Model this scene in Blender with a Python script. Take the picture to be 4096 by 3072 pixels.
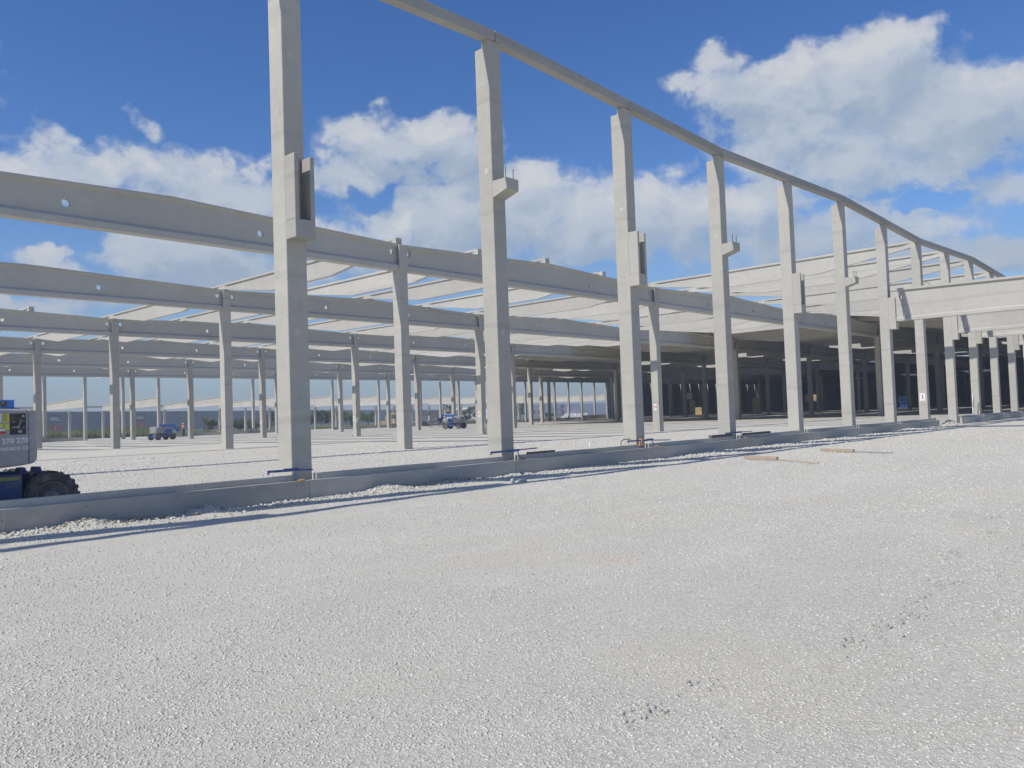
import bpy, math, random
import numpy as np
from mathutils import Vector, Matrix, noise as mnoise

R = math.radians
random.seed(7)
rng = np.random.default_rng(11)
for o in list(bpy.data.objects):
    bpy.data.objects.remove(o)
scene = bpy.context.scene
COL = scene.collection

# ------------------------------------------------------------------ camera
CAM = Vector((-2.878, -13.957, 1.49))
F_PX, PITCH, ROLL, YAW = 3260.0, 0.0394, -0.0353, 0.8328
fw = Vector((math.sin(YAW)*math.cos(PITCH), math.cos(YAW)*math.cos(PITCH), math.sin(PITCH)))
r0 = Vector((math.cos(YAW), -math.sin(YAW), 0)); u0 = r0.cross(fw)
rt = r0*math.cos(ROLL) + u0*math.sin(ROLL); upv = -r0*math.sin(ROLL) + u0*math.cos(ROLL)
cam_d = bpy.data.cameras.new("camera"); cam = bpy.data.objects.new("camera", cam_d); COL.objects.link(cam)
cam.matrix_world = Matrix(((rt.x, upv.x, -fw.x, CAM.x), (rt.y, upv.y, -fw.y, CAM.y), (rt.z, upv.z, -fw.z, CAM.z), (0, 0, 0, 1)))
cam_d.sensor_width = 36.0; cam_d.lens = 36.0*F_PX/4096.0
cam_d.clip_start = 0.1; cam_d.clip_end = 6000
scene.camera = cam

# ------------------------------------------------------------------ light
SUNV = Vector((-1.0, 0.198, 1.07)).normalized()       # towards the sun
EL = math.asin(SUNV.z); AZ = math.atan2(SUNV.x, SUNV.y)
sd = bpy.data.lights.new("sun", 'SUN'); sd.energy = 3.05; sd.angle = R(0.5); sd.color = (1.0, 0.955, 0.885)
sun = bpy.data.objects.new("sun", sd); COL.objects.link(sun)
sun.rotation_euler = (-SUNV).to_track_quat('-Z', 'Y').to_euler()
sun.location = (0, 0, 60)
scene.view_settings.view_transform = 'Standard'
scene.view_settings.look = 'None'
scene.view_settings.exposure = 0.38
scene.view_settings.gamma = 1.0
SKY_STRENGTH = 0.096
CLOUD_GAIN = 0.73

# pixel on the photo (2212 wide) -> azimuth / elevation of that spot of the sky, degrees
def azel(px, py):
    x, y = px*4096/2212, py*4096/2212
    q = fw + rt*((x-2048)/F_PX) + upv*((1536-y)/F_PX); q.normalize()
    return math.degrees(math.atan2(q.x, q.y)), math.degrees(math.asin(q.z))

def build_world():
    w = bpy.data.worlds.new("World"); scene.world = w; w.use_nodes = True
    nt = w.node_tree; N = nt.nodes; L = nt.links
    for n in list(N): N.remove(n)
    out = N.new('ShaderNodeOutputWorld')
    sky = N.new('ShaderNodeTexSky'); sky.sky_type = 'NISHITA'; sky.sun_disc = False
    sky.sun_elevation = EL; sky.sun_rotation = AZ; sky.altitude = 250
    sky.air_density = 1.0; sky.dust_density = 0.15; sky.ozone_density = 3.4
    b1 = N.new('ShaderNodeBackground'); b1.inputs[1].default_value = SKY_STRENGTH
    hs = N.new('ShaderNodeHueSaturation'); hs.inputs['Saturation'].default_value = 1.24; hs.inputs['Hue'].default_value = .511; L.new(sky.outputs[0], hs.inputs['Color'])
    L.new(hs.outputs[0], b1.inputs[0])
    tc = N.new('ShaderNodeTexCoord')
    def M(op, a, b=None, c=None):
        n = N.new('ShaderNodeMath'); n.operation = op
        for i, v in enumerate((a, b, c)):
            if v is None: continue
            if isinstance(v, (int, float)): n.inputs[i].default_value = v
            else: L.new(v, n.inputs[i])
        return n.outputs[0]
    sep = N.new('ShaderNodeSeparateXYZ'); L.new(tc.outputs['Generated'], sep.inputs[0])
    X, Y, Z = sep.outputs
    az0 = M('MULTIPLY', M('ARCTAN2', X, Y), 57.2958)
    el0 = M('MULTIPLY', M('ARCSINE', M('MAXIMUM', M('MINIMUM', Z, 1.0), -1.0)), 57.2958)
    blobs = [(1940, 112, 105, 78), (1840, 180, 190, 100), (1640, 205, 150, 62), (2050, 250, 260, 130), (2190, 190, 140, 75), (1730, 285, 200, 80),
             (1920, 330, 290, 75), (1550, 125, 36, 22), (1500, 172, 40, 16), (2190, 400, 200, 50),
             (840, 310, 150, 66), (985, 320, 90, 66), (750, 380, 90, 55), (950, 470, 190, 95), (1120, 440, 200, 85), (1300, 480, 230, 100),
             (1500, 470, 240, 84), (1640, 430, 110, 60), (860, 545, 240, 60), (1700, 520, 240, 60), (1460, 368, 42, 26), (1890, 470, 130, 50), (1995, 500, 130, 75),
             (2150, 545, 120, 42), (150, 372, 130, 66), (270, 365, 140, 62), (430, 420, 180, 72), (545, 440, 80, 60), (15, 365, 70, 30), (105, 560, 55, 38), (160, 600, 60, 30),
             (380, 530, 190, 75), (500, 590, 220, 60), (60, 650, 260, 30), (317, 278, 24, 13), (110, 300, 34, 30), (570, 375, 30, 22), (822, 226, 20, 10)]
    BL = []
    amps = {(1550, 125): .24, (1500, 172): .16, (1920, 330): .62, (2190, 400): .42, (1460, 368): .36, (1890, 470): .5, (1995, 500): .55, (317, 278): .22, (150, 372): .8, (430, 420): .85, (110, 300): .3, (570, 375): .42,
            (822, 226): .25, (270, 365): .8, (1700, 520): .6, (860, 545): .7, (60, 650): .6, (500, 590): .8, (1730, 285): .85}
    holes = [(800, 425, 60, 40), (118, 508, 130, 40), (640, 420, 40, 30), (2010, 430, 120, 26), (1270, 590, 100, 24)]
    def pix(px, py, rx, ry):
        a, e = azel(px, py); a2, _ = azel(px+rx, py); _, e2 = azel(px, py-ry); return (a, e, abs(a2-a), abs(e2-e))
    for (px, py, rx, ry) in blobs: BL.append(pix(px, py, rx, ry)+(amps.get((px, py), 1.0),))
    HL = [pix(*h) for h in holes]
    def fbm(a, e, scale, detail, rough, seed, dist=0.0):
        cv = N.new('ShaderNodeCombineXYZ')
        L.new(a, cv.inputs[0]); L.new(e, cv.inputs[1]); cv.inputs[2].default_value = seed
        n = N.new('ShaderNodeTexNoise'); L.new(cv.outputs[0], n.inputs['Vector'])
        n.inputs['Scale'].default_value = scale; n.inputs['Detail'].default_value = detail
        n.inputs['Roughness'].default_value = rough; n.inputs['Distortion'].default_value = dist
        return n.outputs[0]
    def density(da, de):
        az = M('ADD', az0, da); el = M('ADD', el0, de)
        wa = M('MULTIPLY', M('SUBTRACT', fbm(az, el, 0.32, 3, .55, 3.1), .5), 5.0)
        we = M('MULTIPLY', M('SUBTRACT', fbm(az, el, 0.32, 3, .55, 9.7), .5), 3.6)
        a = M('ADD', az, wa); e = M('ADD', el, we)
        acc = None
        for (a0, e0, ra, re, am) in BL:
            ta = M('MULTIPLY', M('SUBTRACT', a, a0), 1.0/ra); te = M('MULTIPLY', M('SUBTRACT', e, e0), 1.0/re)
            v = M('MULTIPLY', M('SUBTRACT', 1.0, M('MULTIPLY_ADD', ta, ta, M('MULTIPLY', te, te))), am)
            if acc is None: acc = v
            else:
                n = N.new('ShaderNodeMath'); n.operation = 'SMOOTH_MAX'; L.new(acc, n.inputs[0]); L.new(v, n.inputs[1]); n.inputs[2].default_value = 0.35
                acc = n.outputs[0]
        for (a0, e0, ra, re) in HL:
            ta = M('MULTIPLY', M('SUBTRACT', a, a0), 1.0/ra); te = M('MULTIPLY', M('SUBTRACT', e, e0), 1.0/re)
            acc = M('SUBTRACT', acc, M('MULTIPLY', M('MAXIMUM', M('SUBTRACT', 1.0, M('MULTIPLY_ADD', ta, ta, M('MULTIPLY', te, te))), 0.0), 1.5))
        # scattered cumulus elsewhere round the sky, kept out of the part the photograph shows
        gen = M('SUBTRACT', M('MULTIPLY', fbm(M('MULTIPLY', az, .6), el, 0.11, 4, .5, 21.0), 5.0), 3.0)
        away = M('MULTIPLY', M('SUBTRACT', M('ABSOLUTE', M('SUBTRACT', az, 48.0)), 36.0), 0.2)
        acc = M('MAXIMUM', acc, M('MINIMUM', gen, away))
        acc = M('MAXIMUM', acc, -1.6)
        f1 = M('ADD', M('MULTIPLY', M('SUBTRACT', fbm(az, M('MULTIPLY', el, 1.3), 0.42, 10, .63, 5.3, .25), .5), 2.5), M('MULTIPLY', M('SUBTRACT', fbm(az, M('MULTIPLY', el, 1.3), 0.12, 3, .5, 15.3), .5), 1.2))
        return M('ADD', acc, f1)
    d0 = density(0.0, 0.0)
    d1 = density(-1.1, 1.8)
    def ramp(v, stops, interp='EASE'):
        c = N.new('ShaderNodeValToRGB'); c.color_ramp.interpolation = interp
        cr = c.color_ramp
        while len(cr.elements) < len(stops): cr.elements.new(0.5)
        for i, (p, col) in enumerate(stops):
            cr.elements[i].position = p; cr.elements[i].color = (*col, 1) if len(col) == 3 else col
        L.new(v, c.inputs[0]); return c.outputs[0]
    mask = ramp(M('MULTIPLY_ADD', d0, 0.5, 0.30), [(0.06, (0, 0, 0)), (0.24, (.22, .22, .22)), (0.42, (.76, .76, .76)), (0.68, (.95, .95, .95))], 'LINEAR')
    # sunlight painted into the clouds: paler towards the sun, darker in thick cores
    lit = M('MULTIPLY_ADD', M('SUBTRACT', d0, d1), 0.30, 0.60)
    core = M('MULTIPLY', M('MAXIMUM', d0, 0.0), 0.17)
    lit = M('SUBTRACT', lit, core)
    lit = M('ADD', lit, M('MULTIPLY', M('SUBTRACT', fbm(az0, el0, .16, 4, .5, 40.), .5), .7))
    g = CLOUD_GAIN
    ccol = ramp(lit, [(0.0, (.30*g, .385*g, .51*g)), (0.36, (.40*g, .485*g, .60*g)), (0.64, (.53*g, .59*g, .675*g)), (1.0, (.66*g, .685*g, .72*g))])
    b2 = N.new('ShaderNodeBackground'); L.new(ccol, b2.inputs[0]); b2.inputs[1].default_value = 1.0
    # horizon haze band
    hz = N.new('ShaderNodeBackground'); hz.inputs[0].default_value = (.175, .235, .335, 1); hz.inputs[1].default_value = 1.0
    hf = ramp(M('MULTIPLY', M('MAXIMUM', el0, 0.0), 1/14.0), [(0.0, (.9, .9, .9)), (0.5, (.35, .35, .35)), (1.0, (0, 0, 0))])
    m1 = N.new('ShaderNodeMixShader'); m2 = N.new('ShaderNodeMixShader')
    L.new(mask, m1.inputs[0]); L.new(b1.outputs[0], m1.inputs[1]); L.new(b2.outputs[0], m1.inputs[2])
    L.new(hf, m2.inputs[0]); L.new(m1.outputs[0], m2.inputs[1]); L.new(hz.outputs[0], m2.inputs[2])
    L.new(m2.outputs[0], out.inputs[0])
build_world()

# ------------------------------------------------------------------ helpers
class MB:
    def __init__(s): s.v = []; s.f = []
    def add(s, vs, fs):
        k = len(s.v); s.v += [tuple(p) for p in vs]; s.f += [tuple(i+k for i in f) for f in fs]
    def box(s, x0, x1, y0, y1, z0, z1):
        s.add([(x0, y0, z0), (x1, y0, z0), (x1, y1, z0), (x0, y1, z0), (x0, y0, z1), (x1, y0, z1), (x1, y1, z1), (x0, y1, z1)],
              [(0, 3, 2, 1), (4, 5, 6, 7), (0, 1, 5, 4), (1, 2, 6, 5), (2, 3, 7, 6), (3, 0, 4, 7)])
    def obox(s, c, ax, ay, az, sx, sy, sz):
        c = Vector(c); ax = Vector(ax).normalized()*sx/2; ay = Vector(ay).normalized()*sy/2; az = Vector(az).normalized()*sz/2
        P = [c+a*ax+b*ay+d*az for d in (-1, 1) for (a, b) in ((-1, -1), (1, -1), (1, 1), (-1, 1))]
        s.add(P, [(0, 3, 2, 1), (4, 5, 6, 7), (0, 1, 5, 4), (1, 2, 6, 5), (2, 3, 7, 6), (3, 0, 4, 7)])
    def beam(s, p, q, w, h, up=(0, 0, 1)):
        p = Vector(p); q = Vector(q); d = (q-p); L = d.length; d.normalize(); up = Vector(up)
        y = up.cross(d)
        if y.length < 1e-4: y = Vector((1, 0, 0)).cross(d)
        y.normalize(); z = d.cross(y)
        s.obox((p+q)/2, d, y, z, L, w, h)
    def tube(s, p, q, r0, r1=None, n=10, caps=True):
        r1 = r0 if r1 is None else r1
        p = Vector(p); q = Vector(q); d = (q-p).normalized()
        a = d.orthogonal().normalized(); b = d.cross(a)
        P = []
        for (c, r) in ((p, r0), (q, r1)):
            for i in range(n):
                t = 2*math.pi*i/n; P.append(c+(a*math.cos(t)+b*math.sin(t))*r)
        F = [(i, (i+1) % n, n+(i+1) % n, n+i) for i in range(n)]
        if caps: F += [tuple(range(n-1, -1, -1)), tuple(range(n, 2*n))]
        s.add(P, F)
    def path(s, pts, r, n=8):
        for a, b in zip(pts[:-1], pts[1:]): s.tube(a, b, r, n=n)
    def lathe(s, c, axis, prof, n=24):
        """prof: list of (along axis, radius)"""
        c = Vector(c); d = Vector(axis).normalized(); a = d.orthogonal().normalized(); b = d.cross(a)
        P = []
        for (t, r) in prof:
            for i in range(n):
                g = 2*math.pi*i/n; P.append(c+d*t+(a*math.cos(g)+b*math.sin(g))*r)
        F = []
        for k in range(len(prof)-1):
            for i in range(n):
                F.append((k*n+i, k*n+(i+1) % n, (k+1)*n+(i+1) % n, (k+1)*n+i))
        F.append(tuple(range(n-1, -1, -1))); F.append(tuple(range((len(prof)-1)*n, len(prof)*n)))
        s.add(P, F)
    def prism(s, poly, axis, a, b):
        """poly: 2D points in the plane perpendicular to axis ('x': (y,z), 'y': (x,z), 'z': (x,y))"""
        def P(q, t):
            return {'x': (t, q[0], q[1]), 'y': (q[0], t, q[1]), 'z': (q[0], q[1], t)}[axis]
        n = len(poly)
        s.add([P(q, a) for q in poly]+[P(q, b) for q in poly],
              [tuple(range(n)), tuple(range(2*n-1, n-1, -1))]+[(i, n+i, n+(i+1) % n, (i+1) % n) for i in range(n)])
    def loft(s, secs, cap=True):
        n = len(secs[0]); k = len(s.v)
        for sc in secs: s.v += [tuple(p) for p in sc]
        for j in range(len(secs)-1):
            for i in range(n):
                s.f.append((k+j*n+i, k+j*n+(i+1) % n, k+(j+1)*n+(i+1) % n, k+(j+1)*n+i))
        if cap:
            s.f.append(tuple(k+i for i in range(n-1, -1, -1))); m = k+(len(secs)-1)*n
            s.f.append(tuple(m+i for i in range(n)))
    def mesh(s, name, mat, smooth=False, bevel=0, fix=True):
        import bmesh
        me = bpy.data.meshes.new(name); me.from_pydata(s.v, [], s.f)
        if fix or bevel:
            bm = bmesh.new(); bm.from_mesh(me)
            bmesh.ops.recalc_face_normals(bm, faces=bm.faces)
            if bevel:
                es = [e for e in bm.edges if len(e.link_faces) == 2 and e.calc_face_angle(0) > 0.5]
                bmesh.ops.bevel(bm, geom=es, offset=bevel, segments=1, affect='EDGES', clamp_overlap=True)
            bm.to_mesh(me); bm.free()
        me.materials.append(mat)
        if smooth:
            for p in me.polygons: p.use_smooth = True
        return me
    def build(s, name, mat, parent=None, smooth=False, bevel=0, loc=None):
        o = bpy.data.objects.new(name, s.mesh(name, mat, smooth, bevel)); COL.objects.link(o)
        if parent: o.parent = parent
        if loc: o.location = loc
        return o

def tag(o, label=None, cat=None, group=None, kind=None):
    if label: o['label'] = label
    if cat: o['category'] = cat
    if group: o['group'] = group
    o['kind'] = kind or 'thing'
    return o
def empty(name, loc, label, cat, group=None, rz=0.0):
    o = bpy.data.objects.new(name, None); COL.objects.link(o); o.location = loc; o.rotation_euler = (0, 0, rz)
    o.empty_display_size = .2
    return tag(o, label, cat, group)
def inst(name, me, parent=None, loc=(0, 0, 0), rz=0.0, scale=None):
    o = bpy.data.objects.new(name, me); COL.objects.link(o); o.location = loc; o.rotation_euler = (0, 0, rz)
    if scale: o.scale = scale
    if parent: o.parent = parent
    return o
def copy_tree(o, parent=None):
    c = o.copy(); COL.objects.link(c)
    if parent: c.parent = parent
    for ch in list(o.children): copy_tree(ch, c)
    return c
def nth(n): return ['zeroth', 'first', 'second', 'third', 'fourth', 'fifth', 'sixth', 'seventh', 'eighth', 'ninth', 'tenth', 'eleventh', 'twelfth'][n] if n < 13 else '%d%s' % (n, {1: 'st', 2: 'nd', 3: 'rd'}.get(n % 10 if n not in (11, 12, 13) else 0, 'th'))

# ------------------------------------------------------------------ materials
def new_mat(name):
    m = bpy.data.materials.new(name); m.use_nodes = True
    nt = m.node_tree; b = nt.nodes['Principled BSDF']; return m, nt, nt.nodes, nt.links, b
def nod(N, t, **kw):
    n = N.new(t)
    for k, v in kw.items(): setattr(n, k, v)
    return n
def mixc(N, L, fac, a, b, mode='MIX'):
    n = N.new('ShaderNodeMix'); n.data_type = 'RGBA'; n.blend_type = mode
    for sock, v in ((n.inputs[0], fac), (n.inputs[6], a), (n.inputs[7], b)):
        if isinstance(v, (int, float)): sock.default_value = v
        elif isinstance(v, tuple): sock.default_value = (*v, 1)
        else: L.new(v, sock)
    return n.outputs[2]
def noise(N, L, vec, scale, detail=4, rough=.55, dist=0.0):
    n = N.new('ShaderNodeTexNoise'); n.inputs['Scale'].default_value = scale; n.inputs['Detail'].default_value = detail
    n.inputs['Roughness'].default_value = rough; n.inputs['Distortion'].default_value = dist
    if vec is not None: L.new(vec, n.inputs['Vector'])
    return n.outputs[0]
def ramp2(N, L, v, p0, p1, c0=0.0, c1=1.0):
    n = N.new('ShaderNodeMapRange'); n.inputs[1].default_value = p0; n.inputs[2].default_value = p1
    n.inputs[3].default_value = c0; n.inputs[4].default_value = c1; L.new(v, n.inputs[0]); return n.outputs[0]
def mapping(N, L, src, scale=(1, 1, 1), loc=(0, 0, 0)):
    n = N.new('ShaderNodeMapping'); n.inputs['Scale'].default_value = scale; n.inputs['Location'].default_value = loc
    L.new(src, n.inputs[0]); return n.outputs[0]

def concrete(name, base, dark, spread=.5, bump=.25, tint=(.42, .37, .31)):
    m, nt, N, L, b = new_mat(name)
    geo = N.new('ShaderNodeNewGeometry'); P = geo.outputs['Position']
    oi = N.new('ShaderNodeObjectInfo')
    big = noise(N, L, P, .35, 3, .5)
    mid = noise(N, L, mapping(N, L, P, (1, 1, 1.0)), 2.3, 5, .6, .4)
    lay = noise(N, L, mapping(N, L, P, (.25, .25, 3.2)), 1.6, 4, .6)     # pour / formwork lines
    fine = noise(N, L, P, 38, 3, .6)
    strk = noise(N, L, mapping(N, L, P, (7, 7, .5)), 1.0, 3, .6)
    a = mixc(N, L, ramp2(N, L, big, .3, .7), base, dark)
    a = mixc(N, L, ramp2(N, L, mid, .45, .75, 0, .55*spread), a, tuple(x*.82 for x in dark))
    a = mixc(N, L, ramp2(N, L, lay, .52, .72, 0, .45*spread), a, tuple(min(1, x*1.12) for x in base))
    a = mixc(N, L, ramp2(N, L, strk, .60, .80, 0, .30*spread), a, tint)
    a = mixc(N, L, ramp2(N, L, fine, .35, .65, 0, .22), a, tuple(x*.8 for x in base))
    # blow holes and pale rubbed patches
    vp = N.new('ShaderNodeTexVoronoi'); vp.inputs['Scale'].default_value = 7.0; vp.feature = 'F1'; L.new(P, vp.inputs['Vector'])
    sp_ = N.new('ShaderNodeSeparateColor'); L.new(vp.outputs['Color'], sp_.inputs[0])
    pit = N.new('ShaderNodeMath'); pit.operation = 'MULTIPLY'; L.new(ramp2(N, L, vp.outputs['Distance'], .05, .13, 1, 0), pit.inputs[0]); L.new(ramp2(N, L, sp_.outputs[0], .5, .62), pit.inputs[1])
    a = mixc(N, L, pit.outputs[0], a, tuple(x*.45 for x in dark))
    rub = noise(N, L, mapping(N, L, P, (1.2, 1.2, .9)), 1.4, 6, .7, 1.2)
    a = mixc(N, L, ramp2(N, L, rub, .60, .72, 0, .55*spread), a, tuple(min(1, x*1.22) for x in base))
    ln = N.new('ShaderNodeTexWave'); ln.wave_type = 'BANDS'; ln.bands_direction = 'Z'; ln.inputs['Scale'].default_value = .11; ln.inputs['Distortion'].default_value = .35; ln.inputs['Detail'].default_value = 1.0
    lv = N.new('ShaderNodeVectorMath'); lv.operation = 'SCALE'; L.new(oi.outputs['Random'], lv.inputs[3]); lv.inputs[0].default_value = (3, 3, 9)
    lw = N.new('ShaderNodeVectorMath'); lw.operation = 'ADD'; L.new(P, lw.inputs[0]); L.new(lv.outputs[0], lw.inputs[1]); L.new(lw.outputs[0], ln.inputs['Vector'])
    a = mixc(N, L, ramp2(N, L, ln.outputs['Fac'], .990, .999, 0, .35*spread), a, tuple(x*.7 for x in dark))
    # every cast piece is a slightly different grey
    v = ramp2(N, L, oi.outputs['Random'], 0, 1, .90, 1.06)
    a = mixc(N, L, 1.0, a, (1.0, .985, .945), 'MULTIPLY')
    vm = N.new('ShaderNodeVectorMath'); vm.operation = 'SCALE'; L.new(a, vm.inputs[0]); L.new(v, vm.inputs[3])
    L.new(vm.outputs[0], b.inputs['Base Color'])
    b.inputs['Roughness'].default_value = .88
    bp = N.new('ShaderNodeBump'); bp.inputs['Strength'].default_value = bump; bp.inputs['Distance'].default_value = .012
    hh = N.new('ShaderNodeMath'); hh.operation = 'ADD'; L.new(fine, hh.inputs[0]); L.new(mid, hh.inputs[1])
    L.new(hh.outputs[0], bp.inputs['Height']); L.new(bp.outputs[0], b.inputs['Normal'])
    return m
M_CON = concrete('concrete', (.472, .458, .415), (.415, .404, .370), .85)
M_PUR = concrete('concrete_pale', (.516, .502, .462), (.463, .450, .417), .8)
M_GIR = concrete('concrete_girder', (.541, .528, .488), (.479, .469, .438), .7)
M_EDGE = concrete('concrete_edge_beam', (.385, .378, .355), (.33, .325, .308), .9)
M_PLI = concrete('concrete_plinth', (.528, .515, .475), (.418, .410, .385), 1.0)
M_PLUG = concrete('mortar_plug', (.538, .526, .498), (.470, .459, .437), .3)

def plain(name, col, rough=.6, metal=0.0, var=.12, scale=6.0, dirt=None, dirtamt=.3, coat=0.0):
    m, nt, N, L, b = new_mat(name)
    tc = N.new('ShaderNodeTexCoord')
    n1 = noise(N, L, tc.outputs['Object'], scale, 5, .6)
    a = mixc(N, L, ramp2(N, L, n1, .3, .7), tuple(x*(1-var) for x in col), tuple(min(1, x*(1+var)) for x in col))
    if dirt:
        n2 = noise(N, L, tc.outputs['Object'], scale*.7, 6, .7, .6)
        a = mixc(N, L, ramp2(N, L, n2, .45, .75, 0, dirtamt), a, dirt)
    L.new(a, b.inputs['Base Color']); b.inputs['Roughness'].default_value = rough; b.inputs['Metallic'].default_value = metal
    b.inputs['Coat Weight'].default_value = coat
    rr = ramp2(N, L, n1, .3, .7, max(0, rough-.1), min(1, rough+.1)); L.new(rr, b.inputs['Roughness'])
    return m
DUST = (.42, .40, .37)
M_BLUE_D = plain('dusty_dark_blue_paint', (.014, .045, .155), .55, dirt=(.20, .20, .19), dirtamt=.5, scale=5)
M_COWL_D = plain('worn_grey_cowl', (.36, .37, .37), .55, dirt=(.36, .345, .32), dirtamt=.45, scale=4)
M_CLAMP = plain('dusty_blue_paint', (.03, .075, .25), .6, dirt=DUST, dirtamt=.4, scale=20)
M_BLUE = plain('blue_paint', (.018, .085, .36), .42, dirt=DUST, dirtamt=.35)
M_BLUE2 = plain('light_blue_paint', (.03, .20, .60), .42, dirt=DUST, dirtamt=.2)
M_COWL = plain('grey_cowl', (.25, .26, .265), .5, dirt=DUST, dirtamt=.35, scale=3)
M_TYRE = plain('tyre_rubber', (.06, .06, .063), .9, dirt=(.24, .235, .225), dirtamt=.8, scale=9)
M_RIM = plain('rim_grey', (.13, .13, .135), .6, dirt=DUST, dirtamt=.6)
M_BLACK = plain('black_panel', (.022, .022, .024), .5, dirt=DUST, dirtamt=.25)
M_STEEL = plain('rusty_steel', (.14, .10, .08), .7, .3)
M_GALV = plain('galvanised_steel', (.42, .43, .44), .45, .6)
M_YEL = plain('yellow_label', (.72, .66, .06), .6, var=.05)
M_WHITE = plain('white_paint', (.74, .74, .73), .6, var=.04)
M_RED = plain('red_print', (.55, .03, .04), .6, var=.05)
M_NAVY = plain('navy_sign', (.006, .022, .10), .6, var=.06)
M_SIGNRED = plain('red_sign', (.46, .010, .012), .6, var=.06)
M_SIGNBLUE = plain('bright_blue_sign', (.03, .06, .38), .6, var=.05)
M_SIGNRED2 = plain('bright_red_sign', (.62, .06, .05), .6, var=.05)
M_BOARD = plain('weathered_orange_wood', (.40, .30, .215), .8, dirt=DUST, dirtamt=.45, scale=12)
M_ORANGE = plain('orange_wood', (.50, .29, .17), .75, dirt=DUST, dirtamt=.3, scale=12)
M_WOOD = plain('pale_timber', (.50, .40, .28), .8, dirt=DUST, dirtamt=.3, scale=10)
M_DARKWOOD = plain('weathered_timber', (.13, .115, .10), .85, scale=14)
M_INS = plain('insulation_yellow', (.60, .47, .22), .85, var=.2, scale=3)
M_WRAP = plain('white_wrap', (.75, .75, .74), .5, var=.06)
M_PACK = plain('grey_stack', (.12, .125, .13), .8, var=.35, scale=2.2)
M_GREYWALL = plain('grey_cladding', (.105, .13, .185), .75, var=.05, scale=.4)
M_WHITEWALL = plain('white_cladding', (.80, .82, .84), .6, var=.03, scale=.4)
M_DECK = plain('trapezoidal_deck', (.20, .20, .19), .6, .1, var=.1, scale=1.0)
M_TARP = plain('white_tarpaulin', (.50, .51, .52), .55, var=.05)
M_SKIN = plain('skin', (.46, .26, .18), .6, var=.05)
M_HIVIS = plain('orange_vest', (.85, .16, .03), .7, var=.08)
M_REFL = plain('reflective_tape', (.75, .74, .62), .4, var=.03)
M_HELMET = plain('yellow_helmet', (.72, .62, .10), .4, var=.04)
M_TROUSER = plain('dark_trousers', (.03, .032, .04), .85, var=.2)
M_SHIRT = plain('beige_shirt', (.42, .36, .31), .85, var=.1)
M_HANDLE = plain('wooden_handle', (.66, .36, .12), .6, var=.1)

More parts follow.
